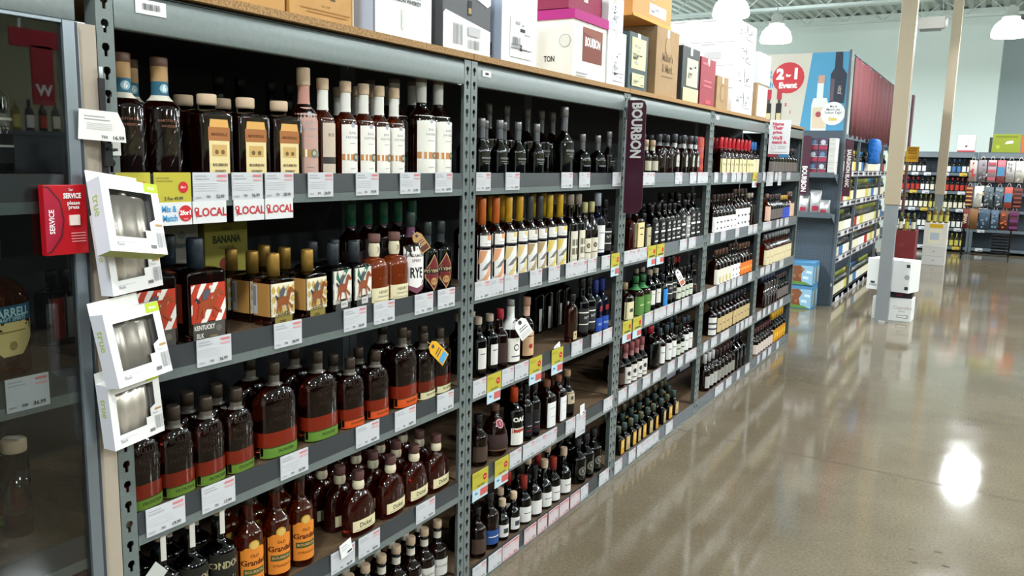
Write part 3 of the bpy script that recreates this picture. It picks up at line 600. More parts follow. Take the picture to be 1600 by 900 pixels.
K('oak', 'black OAK bottle with orange cap', H=.27, W=.09, sh=.6, nz=.74, nr=.0155, g=BLACKG, ng=BLACKG, ch=.06, cap=mat('orange_capsule', 'b8401c', .4), cr=.0185,
  lab=[dict(z=(.4, .58), hw=.95, art=[('t', 'OAK', 0, .4, .02, OFFW, .04)]), dict(z=(.04, .33), hw=.8, m=OFFW, art=[('p', [(-.9, .7), (.9, .7), (.9, .98), (-.9, .98)], P_('a8402c'))])])
K('dkB', 'slim black bottle with red text', H=.27, W=.066, sh=.6, nz=.74, nr=.0145, g=BLACKG, ng=BLACKG, ch=.04, cap=BLK, lab=[dict(z=(.1, .5), hw=.7, m=P_('1c1a1c'), art=[('r', -.7, .2, .7, .24, P_('8a2430')), ('r', -.6, .4, .6, .44, GREYP)])])
K('wsq', 'dark bottle with large white square label', H=.235, W=.082, n=4, sh=.66, nz=.8, nr=.015, g=DAMBER, ng=DAMBER, ch=.03, cap=P_('7a4a38'), cst='cork', cr=.019, lab=[dict(z=(.04, .56), hw=.88, m=P_('e4e4e2'), art=[('r', -.6, .75, .6, .78, GREYP), ('r', -.5, .4, .5, .42, GREYP)])])
K('jug2', 'small dark jug with paper tag', name='jug_bottle', H=.24, W=.08, sh=.5, nz=.7, nr=.014, belly=.06, g=BLACKG, ng=SMOKE, ch=.03, cap=P_('a08668'), cst='cork', cr=.018, lab=[dict(z=(.3, .55), hw=.6, m=P_('b8a88c'), art=[('c', 0, .5, .01, INK)])])
K('brownsq', 'plain brown square bottle', name='square_bottle', H=.22, W=.09, n=8, sh=.72, nz=.85, nr=.014, p=3, g=BROWN, ng=BROWN, ch=.025, cap=paint('3a2a20'))
K('bl5', 'dark bottle with blue bottom label', H=.25, W=.088, sh=.6, nz=.76, nr=.0155, g=DAMBER, ng=SMOKE, ch=.03, cap=paint('2c2c30'), lab=[dict(z=(.1, .36), m=P_('2c4f8c'), art=[('r', -.7, .5, .7, .56, OFFW)])])
K('w5s', 'small dark bottle, cork and white label', H=.19, W=.062, sh=.5, nz=.68, nr=.013, g=BLACKG, ng=BLACKG, ch=.032, cap=CORKL, cst='cork', cr=.0165, lab=[dict(z=(.1, .4), m=P_('dcdad6'), art=[('r', -.5, .3, .5, .7, INK)])])
K('red5', 'dark bottle with brick red wax cap', H=.23, W=.078, sh=.5, nz=.68, nr=.014, g=BLACKG, ng=BLACKG, ch=.055, cap=mat('brick_wax', '8c2a20', .4), cr=.0175, lab=[dict(z=(.06, .38), m=P_('e0dfdb'), art=[('r', -.6, .55, .6, .6, INK)])])
K('w5m', 'dark bottle, pale cork, white band label', H=.245, W=.082, sh=.45, nz=.66, nr=.014, g=BLACKG, ng=BLACKG, ch=.04, cap=CORKL, cst='cork', cr=.018, lab=[dict(z=(.06, .35), m=P_('dfded9'), art=[('r', -.6, .55, .6, .6, INK)])])
K('bk5', 'all black bottle with white band label', H=.25, W=.082, sh=.45, nz=.66, nr=.014, g=BLACKG, ng=BLACKG, ch=.06, cap=BLK, cr=.016, lab=[dict(z=(.06, .33), m=P_('dfded9'))])
K('dkr', 'black bottle with round grey crest', H=.24, W=.098, sh=.55, nz=.74, nr=.0155, g=BLACKG, ng=BLACKG, ch=.04, cap=paint('2a2a2e'), lab=[dict(z=(.1, .5), hw=.6, art=[('c', 0, .5, .024, P_('7a776c')), ('c', 0, .5, .018, P_('3a3a36')), ('t', 'R', 0, .5, .02, P_('a8a494'))])])
# --- third bay onwards (plainer)
F = dict(seg=14)
K('sml3', 'small bottle with pale round label', H=.2, W=.075, sh=.5, nz=.7, nr=.014, g=DAMBER, ng=SMOKE, cap=CORKL, lab=[dict(z=(.12, .4), hw=.7, m=P_('b9b49c'))], wrap=[(.7, .85, P_('c9c3ac'))], **F)
K('dr3', 'plain dark red-brown bottle', H=.24, W=.09, n=3, sh=.62, nz=.76, nr=.014, g=liquid('mahogany', '54160e', .5), ng=SMOKE, cap=paint('4a4c50'), wrap=[(.72, .8, P_('6f7478'))], **F)
K('oval', 'flat bottle with oval silver label', H=.25, W=.095, D=.06, n=2.6, sh=.55, nz=.7, nr=.014, g=liquid('mahogany', '54160e', .5), ng=SMOKE, cap=paint('54575c'), wrap=[(.68, .78, P_('b8bab8'))], lab=[dict(z=(.2, .5), hw=.6, art=[('r', -.8, 0, .8, .75, P_('b0b2aa')), ('c', 0, .72, .022, P_('b0b2aa')), ('r', -.4, .4, .4, .46, INK)])], **F)
K('redtube', 'red tube with stacked round logos', cat='gift tube', name='gift_tube', H=.25, W=.08, sh=.97, nz=.985, nr=.03, g=paint('8e2a2a'), ng=paint('8e2a2a'), ch=.004, cap=paint('8e2a2a'), lab=[dict(z=(z, z+.2), hw=.6, art=[('c', 0, .5, .02, P_('b2513c'))]) for z in (.1, .4, .7)], **F)
K('orbox', 'orange-red bottle at shelf end', H=.22, W=.085, n=7, sh=.7, nz=.82, nr=.015, g=liquid('tomato', 'a03018', .3), cap=BLK, **F)
K('honey', 'square bottle, large pale yellow label', name='square_bottle', H=.25, W=.095, n=7, sh=.66, nz=.8, nr=.016, g=DAMBER, cap=BLK, lab=[dict(z=(.05, .62), hw=.97, m=P_('e0cf98'), art=[('r', -.6, .75, .6, .8, INK), ('r', -.4, .5, .4, .54, INK)])], **F)
K('crs', 'square bottle with small cream label', name='square_bottle', H=.2, W=.09, n=7, sh=.66, nz=.8, nr=.016, g=DAMBER, cap=BLK, lab=[dict(z=(.05, .6), hw=.97, m=P_('b8ae8c'), art=[('r', -.5, .5, .5, .56, INK)])], **F)
def jackart(): return [('t', 'JACK', 0, .86, .012, OFFW, .03), ('t', 'OLD', 0, .68, .01, OFFW, .03), ('r', -.8, .5, .8, .58, OFFW), ('t', 'No.7', 0, .33, .012, OFFW, .03), ('r', -.7, .1, .7, .16, OFFW)]
K('jack', 'square black bottle, white-on-black label', name='square_bottle', H=.245, W=.088, n=6, sh=.64, nz=.8, nr=.0145, g=BLACKG, ng=DAMBER, cap=BLK, lab=[dict(z=(.05, .6), hw=.95, m=P_('1c1c20'), art=jackart())], **F)
K('jackbig', 'large square black bottle, black label', name='square_bottle', H=.3, W=.105, n=6, sh=.64, nz=.8, nr=.0165, g=BLACKG, ng=DAMBER, cap=BLK, lab=[dict(z=(.05, .6), hw=.95, m=P_('1c1c20'), art=jackart())], **F)
K('jackw', 'square bottle with grey-white label', name='square_bottle', H=.26, W=.085, n=6, sh=.64, nz=.8, nr=.0145, g=DAMBER, cap=BLK, lab=[dict(z=(.05, .6), hw=.95, m=P_('8f8f8c'), art=jackart())], **F)
K('crbox3', 'wide bottle with cream label', H=.21, W=.1, n=4, sh=.6, nz=.78, nr=.016, g=DAMBER, cap=P_('a0906c'), lab=[dict(z=(.02, .5), hw=.97, m=P_('d6cda4'), art=[('r', -.4, .4, .4, .6, INK)])], **F)
K('green3', 'wide bottle, bright green label', H=.23, W=.1, n=3.4, sh=.6, nz=.74, nr=.016, g=liquid('chestnut', '5f2512', .6), cap=mat('green_cap', '2f6a3c', .4), wrap=[(.66, .8, P_('3a7a48'))], lab=[dict(z=(.02, .5), hw=.98, m=P_('54803c'), art=[('r', -.6, .5, .6, .56, P_('b8c890'))])], **F)
K('blue3', 'bottle with sky blue label', H=.2, W=.08, n=3, sh=.6, nz=.76, nr=.0145, g=BLACKG, ng=SMOKE, cap=paint('22262c'), lab=[dict(z=(.02, .55), m=P_('2b86cf'))], **F)
K('wh3', 'dark bottle with short white label', H=.21, W=.08, sh=.5, nz=.72, nr=.0145, g=BLACKG, ng=SMOKE, cap=BLK, lab=[dict(z=(.06, .42), m=P_('c4c9b8'), art=[('r', -.5, .5, .5, .6, INK)])], **F)
K('pink4', 'dark bottle, pink neck and white label', H=.235, W=.082, sh=.5, nz=.68, nr=.015, g=BLACKG, ng=BLACKG, ch=.04, cap=P_('9a5a5c'), wrap=[(.66, .82, P_('a87274'))], lab=[dict(z=(.03, .45), m=P_('dad7cf'), art=[('c', 0, .6, .014, INK), ('r', -.5, .2, .5, .25, INK)])], **F)
K('hand4', 'big dark handled bottle with red tag', H=.27, W=.13, n=4, sh=.6, nz=.76, nr=.018, g=BLACKG, ng=BLACKG, cap=mat('red_capsule', 'a82430', .4), cr=.022, ch=.04, **F)
K('whl4', 'dark bottle with narrow white label', H=.24, W=.085, sh=.6, nz=.74, nr=.0145, g=DAMBER, ng=SMOKE, cap=paint('3c4a55'), lab=[dict(z=(.06, .52), hw=.7, m=P_('dcdcd8'), art=[('r', -.5, .6, .5, .65, INK)])], **F)
K('sm5', 'little square bottle with yellow label', name='miniature_bottle', H=.168, W=.066, n=5, sh=.55, nz=.7, nr=.013, g=BLACKG, ng=SMOKE, ch=.035, cap=paint('5a5c4a'), lab=[dict(z=(.06, .55), hw=.75, m=P_('c7952c'), art=[('r', -.5, .4, .5, .9, P_('d8b878'))])], **F)
K('sm5b', 'little square bottle with tan label', name='miniature_bottle', H=.168, W=.066, n=5, sh=.55, nz=.7, nr=.013, g=BLACKG, ng=SMOKE, ch=.035, cap=paint('3b4f4c'), lab=[dict(z=(.06, .55), hw=.75, m=P_('a8926a'), art=[('r', -.5, .4, .5, .9, P_('c9ad7c'))])], **F)
REDW = mat('red_wax', 'b0222c', .3)
K('mak4', 'red wax topped square bottle, cream label', name='wax_top_bottle', H=.27, W=.088, n=4, sh=.55, nz=.68, nr=.0155, g=DAMBER, ng=SMOKE, ch=.03, cap=REDW, cst='wax', cr=.019, waxz=.19, lab=[dict(z=(.04, .42), hw=.97, m=P_('dccf9e'), art=[('t', 'Mark', 0, .6, .02, INK)])], **F)
K('bluew', 'blue wax topped bottle, cream label', name='wax_top_bottle', H=.26, W=.088, n=4, sh=.55, nz=.68, nr=.0155, g=DAMBER, ng=SMOKE, ch=.03, cap=mat('blue_wax', '2b62a0', .3), cst='wax', cr=.019, waxz=.2, lab=[dict(z=(.04, .46), hw=.97, m=P_('d9cfae'))], **F)
K('wl4', 'squat bottle with white printed label', H=.28, W=.09, n=3, sh=.5, nz=.72, nr=.015, g=DAMBER, cap=paint('3a2a24'), lab=[dict(z=(.02, .42), hw=.98, m=P_('e4e4e4'), art=[('r', -.5, .6, .5, .7, INK), ('r', -.4, .2, .4, .3, INK)])], **F)
K('wl4b', 'tall bottle with white printed label', H=.31, W=.1, n=3, sh=.58, nz=.74, nr=.015, g=DAMBER, cap=paint('54423a'), lab=[dict(z=(.02, .5), hw=.98, m=P_('e4e4e4'), art=[('r', -.5, .6, .5, .7, INK), ('r', -.4, .2, .4, .3, INK)])], **F)
K('br4', 'brown unlabelled square bottle', name='square_bottle', H=.27, W=.09, n=5, sh=.6, nz=.75, nr=.015, g=BROWN, cap=paint('b8aea0'), **F)
K('yel4', 'amber bottle with white and yellow label', H=.26, W=.09, n=3, sh=.58, nz=.75, nr=.015, g=BROWN, cap=paint('6a4a3a'), lab=[dict(z=(.02, .45), hw=.98, m=P_('dcd8cc'), art=[('r', -.2, .1, 1, .5, P_('c9b02c'))])], **F)
K('or4', 'amber bottle with orange wave label', H=.26, W=.09, n=3, sh=.58, nz=.75, nr=.015, g=BROWN, cap=paint('6a4a3a'), lab=[dict(z=(.04, .42), hw=.98, m=P_('d9742c'), art=[('r', -.7, .4, .5, .6, P_('e8a050'))])], **F)
K('blw4', 'bottle with black and white banded label', H=.26, W=.1, sh=.6, nz=.74, nr=.015, g=DAMBER, cap=BLK, lab=[dict(z=(.04, .55), m=P_('dad9d4'), art=[('r', -1, .3, 1, .4, INK), ('r', -1, .6, 1, .7, INK)])], **F)
K('cr4', 'square dark bottle with parchment label', name='square_bottle', H=.25, W=.1, n=5, sh=.62, nz=.76, nr=.015, g=DAMBER, ng=SMOKE, cap=paint('2e3338'), lab=[dict(z=(.06, .5), hw=.92, m=P_('bfa878'), art=[('r', -.5, .5, .5, .56, INK)])], **F)
K('whc4', 'dark bottle with white cap, crest label', H=.28, W=.095, sh=.55, nz=.72, nr=.0155, g=DAMBER, ng=SMOKE, ch=.06, cap=paint('d8dadc'), cr=.0185, lab=[dict(z=(.1, .42), hw=.6, m=P_('a8a8a4'))], **F)
K('dkc4', 'dark bottle with brown cap, crest label', H=.26, W=.095, sh=.55, nz=.72, nr=.0155, g=DAMBER, ng=SMOKE, ch=.03, cap=paint('4a3836'), cr=.0185, lab=[dict(z=(.1, .42), hw=.6, m=P_('8a8880'))], **F)
K('bk4', 'large black square bottle', name='square_bottle', H=.29, W=.11, n=5, sh=.6, nz=.75, nr=.0165, g=BLACKG, ng=SMOKE, cap=paint('26282c'), lab=[dict(z=(.3, .5), hw=.6, m=P_('3c3c3e'))], **F)
K('mx5', 'dark bottle with grey label', H=.24, W=.09, sh=.55, nz=.72, nr=.0155, g=BLACKG, ng=SMOKE, cap=paint('4c3c40'), lab=[dict(z=(.08, .45), m=P_('6c6460'))], **F)
K('bl5x', 'bottle with violet-blue label', H=.22, W=.095, sh=.55, nz=.72, nr=.0155, g=DAMBER, cap=paint('c8a048'), lab=[dict(z=(.05, .5), m=P_('3d54b8'))], **F)
K('pk5', 'bottle with pale pink label', H=.25, W=.09, sh=.55, nz=.72, nr=.0155, g=AMBER, cap=paint('8a6a5c'), lab=[dict(z=(.05, .55), m=P_('d8b4a0'))], **F)
K('cr5', 'bottle with tall cream label, silver neck', H=.28, W=.09, n=3, sh=.55, nz=.7, nr=.0155, g=AMBER, cap=paint('8f9496'), lab=[dict(z=(.02, .5), hw=.98, m=P_('dccfa8'), art=[('r', -.6, .5, .6, .55, P_('a0704c'))])], **F)
K('brb5', 'tall dark brown boxed bottle', name='square_bottle', H=.28, W=.105, n=8, sh=.8, nz=.88, nr=.0165, g=liquid('mahogany', '54160e', .5), ng=SMOKE, cap=paint('3f4660'), **F)
K('wc5', 'dark bottle with pinkish-white label', H=.24, W=.09, sh=.5, nz=.7, nr=.0155, g=DAMBER, cap=paint('5a3434'), lab=[dict(z=(.04, .4), m=P_('cdbfb4'))], **F)
K('ye5', 'black bottle with yellow label and top', H=.29, W=.1, n=3, sh=.55, nz=.7, nr=.0165, g=BLACKG, ng=BLACKG, ch=.06, cap=paint('d0a020'), cr=.022, lab=[dict(z=(.03, .45), hw=.98, m=P_('c98e1c'), art=[('r', -.5, .3, .5, .7, P_('e0c040'))])], **F)

def special(sp, S):
    H = S['H']
    if sp == 'strip':      # white tax strip folded over the stopper
        m = MB(); r = .022
        m.box((-r, -.007, H+.001), (r, .007, H+.003), OFFW); m.box((r-.002, -.007, H-.075), (r, .007, H+.003), OFFW); m.box((-r, -.007, H-.05), (-r+.002, .007, H+.003), OFFW)
        return ('tax_strip', m.mesh('tax_strip'), 'white paper strip over the stopper')
    if sp == 'collar':
        R = body_rings(S); z0, z1 = .56*H, .9*H
        m = MB().loft([(z, q[0]+.003, q[1]+.003, 2) for z in (z0, .62*H, .7*H, .8*H, z1) for q in [ring_at(R, z)]], P_('e6e6e4'), (False, False), True, 20)
        def fn(u, v, o): q = ring_at(R, .66*H); return (q[1]+.006+o, u, .66*H+v)
        art(m, [('c', 0, 0, .01, INK), ('c', 0, 0, .006, P_('e6e6e4'))], fn, .04, .02)
        return ('paper_collar', m.mesh('paper_collar'), 'white paper collar')
def proto(key):
    k = KINDS[key]
    if k['made'] is None:
        S = dict(k['S']); S['extra'] = [special(e, S) if isinstance(e, str) else e for e in S.get('extra', [])]
        k['made'] = make_bottle(key, S)
    return k['made']
def put(key, loc, rz=0, label='', group=None, extra=None, lean=0):
    k = KINDS[key]; me, parts = proto(key)
    o = link(k['name'], me, None, loc, (lean, 0, rz)); tag(o, label, k['cat'], group)
    for nm, pm, pl in parts:
        c = link(nm, pm, o)
        if pl: c['label'] = pl
    for nm, pm, pl in (extra or []): link(nm, pm, o)
    return o
LV = ['top', 'second', 'third', 'fourth', 'bottom']
def fill_shelf(bay_i, lev, items, zdeck=None, x0=-.022):
    """items: (kind, [picture columns] or (start, end, count), rows, options)"""
    z = DK[lev-1] if zdeck is None else zdeck; ylo = (bay_i-1)*W+PW+.006; yhi = bay_i*W-PW-.006
    seq = []
    for it in items:
        key, pos = it[0], it[1]; rows = it[2] if len(it) > 2 else 1; op = it[3] if len(it) > 3 else {}
        S = KINDS[key]['S']; D = S.get('D', S['W']); xb = op.get('x')
        xc = (x0-D/2) if xb is None else xb
        if isinstance(pos, tuple):
            a, b = (y_on(p, z+.05, xc) for p in pos[:2]); n = pos[2] or max(1, int((b-a)/(S['W']+.008)))
            ys = [a+(b-a)*(i+.5)/n for i in range(n)]
        else: ys = [y_on(p, z+.08, xc) for p in pos]
        for y in ys: seq.append([y, key, rows, op, xc, S['W'], D, xb is not None])
    for grp in (False, True):
        s = sorted([q for q in seq if q[7] == grp], key=lambda q: q[0])
        prev = ylo
        for q in s:
            q[0] = max(q[0], prev+q[5]/2+.002); prev = q[0]+q[5]/2
        nxt = yhi
        for q in reversed(s):
            q[0] = min(q[0], nxt-q[5]/2-.002); nxt = q[0]-q[5]/2
        if s and s[0][0]-s[0][5]/2 < ylo-.01: print('CROWDED bay', bay_i, 'shelf', lev, round(ylo-(s[0][0]-s[0][5]/2), 3))
    cnt = {}
    for q in sorted(seq, key=lambda q: q[0]): cnt[q[1]] = cnt.get(q[1], 0)+1
    seen = {}; back = [(q[0], q[5]) for q in seq if q[7]]
    for y, key, rows, op, xc, wd, D, isb in sorted(seq, key=lambda q: q[0]):
        i = seen.get(key, 0); seen[key] = i+1; desc = op.get('desc', KINDS[key]['desc'])
        for r in range(rows):
            x = xc-r*(D+.012)
            if x-D/2 < -DEP+.02: break
            if r and any(abs(y-yy) < (wd+w2)/2 for yy, w2 in back): break
            base = '%s%s, %s shelf, %s bay' % (desc, (', %s of its kind' % ordw(i)) if cnt[key] > 1 else '', LV[lev-1], BN[bay_i])
            if r: base = '%s, %s, %s shelf, %s bay' % (desc, ('row %s, file %s' % (['one', 'two', 'three', 'four', 'five', 'six'][r], ordw(i))), LV[lev-1], BN[bay_i])
            jit = 0 if r == 0 else .004
            put(key, (x+random.uniform(-.003, 0), y+random.uniform(-jit, jit), z), random.uniform(-.09, .09)+op.get('rz', -.32 if KINDS[key]['S'].get('n', 2) == 2 and 'basil' not in key and key != 'rye' and key[:3] != 'cap' else (-.12 if key[:3] == 'cap' or 'basil' in key else 0)), base,
                'bottles on the %s shelf of the %s bay' % (LV[lev-1], BN[bay_i]), op.get('ex') if i == op.get('exi', 0) and r == 0 else None)
ytag = hang_tag(.21, .03, P_('d9a31c'), P_('4f9ac8'), .055, .1, .75); ttag = hang_tag(.225, .03, P_('b78d5a'), P_('5a3424'), .042, .075, .55)
wtag = hang_tag(.2, .05, P_('e8e8e4'), P_('cfcfca'), .075, .085, .5); wtag2 = hang_tag(.21, .04, P_('ece8e0'), P_('b8603c'), .05, .11, .45)
fill_shelf(1, 1, [('six', [196, 249], 2), ('sqv', [326, 385, 437], 2), ('pink', [469], 2), ('basilb', [500], 2), ('basil', [540, 568, 592, 616], 3), ('bigbasil', [673, 708], 3), ('dk', [345, 365, 425, 450], 1, dict(x=-.36, desc='tall black bottle at the back'))])
fill_shelf(1, 2, [('ksilk', [228, 308], 2, dict(rz=-.04)), ('gold', [428, 481], 3), ('blk', [521, 556], 2), ('henry', [583, 611], 2), ('rye', [656], 1, dict(ex=[ttag], rz=-.35)), ('ritt', [690, 712], 1), ('tallg', [612, 642, 668, 690, 708], 2, dict(x=-.2)), ])
fill_shelf(1, 3, [('bull', [222, 262, 318, 371], 2), ('bigbull', [430, 497], 2), ('orb', [548, 587], 2), ('tallor', [628], 2), ('crb', [670, 704], 2, dict(ex=[ytag]))])
fill_shelf(1, 4, [('ndock', [255, 300, 345], 2), ('grandad', [390, 432, 470], 2), ('dick', [560, 612, 654, 694], 5)])
fill_shelf(1, 5, [('low5', (520, 720, 11), 2)])
fill_shelf(2, 1, [('wood', [752, 780, 809, 838], 2), ('woodbig', [880], 1), ('rnd', [910, 934], 1), ('wood', [959], 2), ('woodbig', [762, 790, 822, 855, 905, 930], 1, dict(x=-.32, desc='tall silver-necked dark bottle at back'))])
fill_shelf(2, 2, [('capo', [752, 774], 2), ('capy', [793, 810], 2), ('capd', [826, 841], 2), ('capy2', [857, 873], 2), ('crm', [889, 903], 2), ('crm2', [920, 932], 2), ('whb', [944], 1), ('dk', [956], 1)])
fill_shelf(2, 3, [('dkw', [746, 764], 2), ('redc', [779], 1), ('hang', [797], 1, dict(ex=[wtag])), ('peach', [822], 1), ('whstrip', [834, 849, 865, 880], 1, dict(x=-.3)), ('flaskc', [893], 1), ('dk', [910, 922], 1), ('blue', [938, 952], 2)])
fill_shelf(2, 4, [('dkA', [747], 1), ('jug', [773], 1), ('oak', [802], 1), ('dkB', [821, 833], 2), ('wsq', [853, 871], 2), ('jug2', [885], 1), ('brownsq', [905, 916, 927, 938, 948], 1, dict(x=-.4))])
fill_shelf(2, 5, [('dkA', [745], 2), ('bl5', [764], 2), ('w5s', [785, 802], 2), ('red5', [818], 2), ('bk5', [834], 2), ('w5m', [850], 2), ('red5', [864], 2), ('w5m', [880], 2), ('dkr', [903, 921, 938], 2)])
fill_shelf(3, 1, [('sml3', [1008, 1019], 2), ('dr3', [1029, 1041], 2), ('oval', [1053, 1067, 1080, 1090], 2), ('redtube', [1101], 2)])
fill_shelf(3, 2, [('orbox', [980], 1), ('honey', [991], 1), ('crs', [1004], 1), ('jack', [1016, 1026, 1036, 1046, 1055], 2), ('jackbig', [1066], 2), ('jackw', [1077], 2), ('jackbig', [1088, 1099], 2)])
fill_shelf(3, 3, [('crbox3', [975], 1), ('green3', [992, 1003], 1), ('dkw', [1014, 1023], 2), ('blue3', [1033], 1), ('dk', [1042, 1050], 2, dict(ex=[wtag2], exi=1)), ('wh3', [1061, 1070, 1079, 1088], 1), ('dkB', [1097], 1), ('redc', [1062, 1072, 1084], 1, dict(x=-.16))])
fill_shelf(3, 4, [('dkA', [966], 1), ('pink4', [976, 985, 993, 1000], 2), ('hand4', [1014], 1), ('whl4', [1029, 1040, 1051], 2), ('wh3', [1062, 1072], 2), ('whl4', [1084, 1094], 2)])
fill_shelf(3, 5, [('sm5', [966, 985, 1001, 1020, 1042], 1), ('sm5b', [975, 993, 1011, 1032, 1052], 1)]+[('sm5b' if r % 2 else 'sm5', (966, 1052, 9), 1, dict(x=-.055-.078*r, desc='little bottle, back file %s, %s label' % (['one', 'two', 'three', 'four'][r], 'tan' if r % 2 else 'yellow'))) for r in (1, 2)])
fill_shelf(4, 1, [('mak4', (1120, 1170, 8), 2), ('bluew', [1174, 1182], 2)])
fill_shelf(4, 2, [('wl4', (1116, 1150, 6), 1), ('wl4b', (1150, 1172, 4), 1), ('br4', [1176, 1183], 1)])
fill_shelf(4, 3, [('yel4', (1116, 1136, 4), 1), ('wl4', (1138, 1156, 3), 1), ('or4', (1160, 1180, 4), 1)])
fill_shelf(4, 4, [('blw4', [1109], 1), ('cr4', (1120, 1178, 9), 1)])
fill_shelf(4, 5, [('whc4', (1102, 1120, 3), 1), ('dkc4', (1122, 1152, 5), 1), ('bk4', (1156, 1172, 3), 1)])
fill_shelf(5, 1, [('mx5', (1200, 1240, 9), 1)])
fill_shelf(5, 2, [('pk5', [1196], 1), ('mx5', (1200, 1222, 5), 1), ('bl5x', (1224, 1234, 3), 1), ('pk5', (1236, 1243, 2), 1)])
fill_shelf(5, 3, [('cr5', (1190, 1241, 10), 1)])
fill_shelf(5, 4, [('brb5', (1190, 1215, 5), 1), ('mx5', (1217, 1240, 5), 1)])
fill_shelf(5, 5, [('wc5', (1182, 1208, 7), 1), ('ye5', (1212, 1232, 5), 1)])
# ------------------------------------------------------------------ price tickets in the rails
YEL = P_('b8ae3c'); RED = P_('c4262e'); SKY = P_('3f95c8')
PR = ['39.99', '29.99', '72.99', '35.99', '52.99', '32.99', '36.99', '28.99', '24.99', '19.99', '17.99', '53.99', '46.99']
def ticket(k, lev, a, b, kind, idx, cnt):
    z = ZL[lev-1]; z0 = z+.014 if lev < 5 else .018; hh = .072
    ya, yb = y_on(a, z0+hh/2, .004), y_on(b, z0+hh/2, .004); wd = max(.03, yb-ya-.003); yc = (ya+yb)/2
    m = MB(); xf = .0045; near = k <= 2
    if kind == 'tall': hh = .12; z0 -= .045
    base = {'w': TICK, 'y': YEL, 'r': P_('d0c2c3'), 'yb': YEL, 'tall': TICK}[kind]
    m.box((xf-.0025, yc-wd/2, z0), (xf, yc+wd/2, z0+hh), base)
    fn = lambda u, v, o: (xf+o, yc+u, z0+v)
    n = max(1, round(wd/.1)) if kind == 'w' else 1
    it = []
    for q in range(n):
        c0 = -1+2*q/n; s = 1/n; U = lambda t: c0+s*(t+1)
        if kind in 'w tall r'.split():
            it += [('r', U(-.9), .86, U(-.25), .9, GREYP), ('r', U(-.9), .76, U(-.1), .8, GREYP), ('r', U(.35), .84, U(.9), .92, P_('d07a7e')), ('r', U(.35), .7, U(.9), .76, P_('dba0a2'))]
            it += [('r', U(-.9), v, U(.4), v+.025, P_('cfcfd2')) for v in (.62, .54, .46, .38)]
            it += [('r', U(-.9), .12, U(-.6), .17, GREYP)]
            if near: it += [('t', PR[(idx+q+lev*3) % len(PR)], U(.48), .15, .0085, INK, .02)]+([('t', '750', U(-.2), .15, .006, INK, .02)] if wd > .06 else [])
            else: it += [('r', U(.1), .1, U(.85), .22, GREYP)]
            if kind == 'r': it += [('r', -1, .93, 1, 1, P_('c8767a')), ('r', -1, 0, 1, .06, P_('c8767a'))]
        else:
            it += [('r', -.9, .8, -.2, .84, P_('9a9238')), ('r', -.9, .7, 0, .74, P_('9a9238')), ('c', .55, .5 if wd > .07 else .75, min(.014, wd*.2), RED)]
            if near: it += [('t', '2for1', .55, .5 if wd > .07 else .75, .005, WHITE, .02), ('t', '2 For 49.99', 0, .12, min(.008, wd*.09), INK, .02)]
            else: it += [('r', -.6, .1, .7, .2, INK)]
    art(m, it, fn, wd, hh)
    desc = {'w': 'white', 'y': 'yellow sale', 'r': 'pink edged white', 'yb': 'yellow sale', 'tall': 'tall white'}[kind]
    o = m.build('price_ticket')
    tag(o, '%s price ticket, %s from the near post, %s shelf rail, %s bay' % (desc, ordw(idx), LV[lev-1], BN[k]), 'price tag', 'price tickets on the %s shelf rail of the %s bay' % (LV[lev-1], BN[k]))
    if kind == 'yb':
        c = MB().box((xf-.0025, yc-wd/2+.002, z0-.05), (xf-.0005, yc+wd/2-.002, z0-.001), P_('bcd3dc')); c.add([(xf, yc, z0-.04), (xf, yc+wd/2-.004, z0-.04), (xf, yc+wd/2-.004, z0-.01), (xf, yc, z0-.01)], [(0, 1, 2, 3)], P_('c8605c'))
        if near: art(c, [('t', 'Mix', -.5, .6, .01, SKY, .02)], lambda u, v, o: (xf+o, yc+u, z0-.05+v), wd, .05)
        c.build('mix_and_match_card', o)
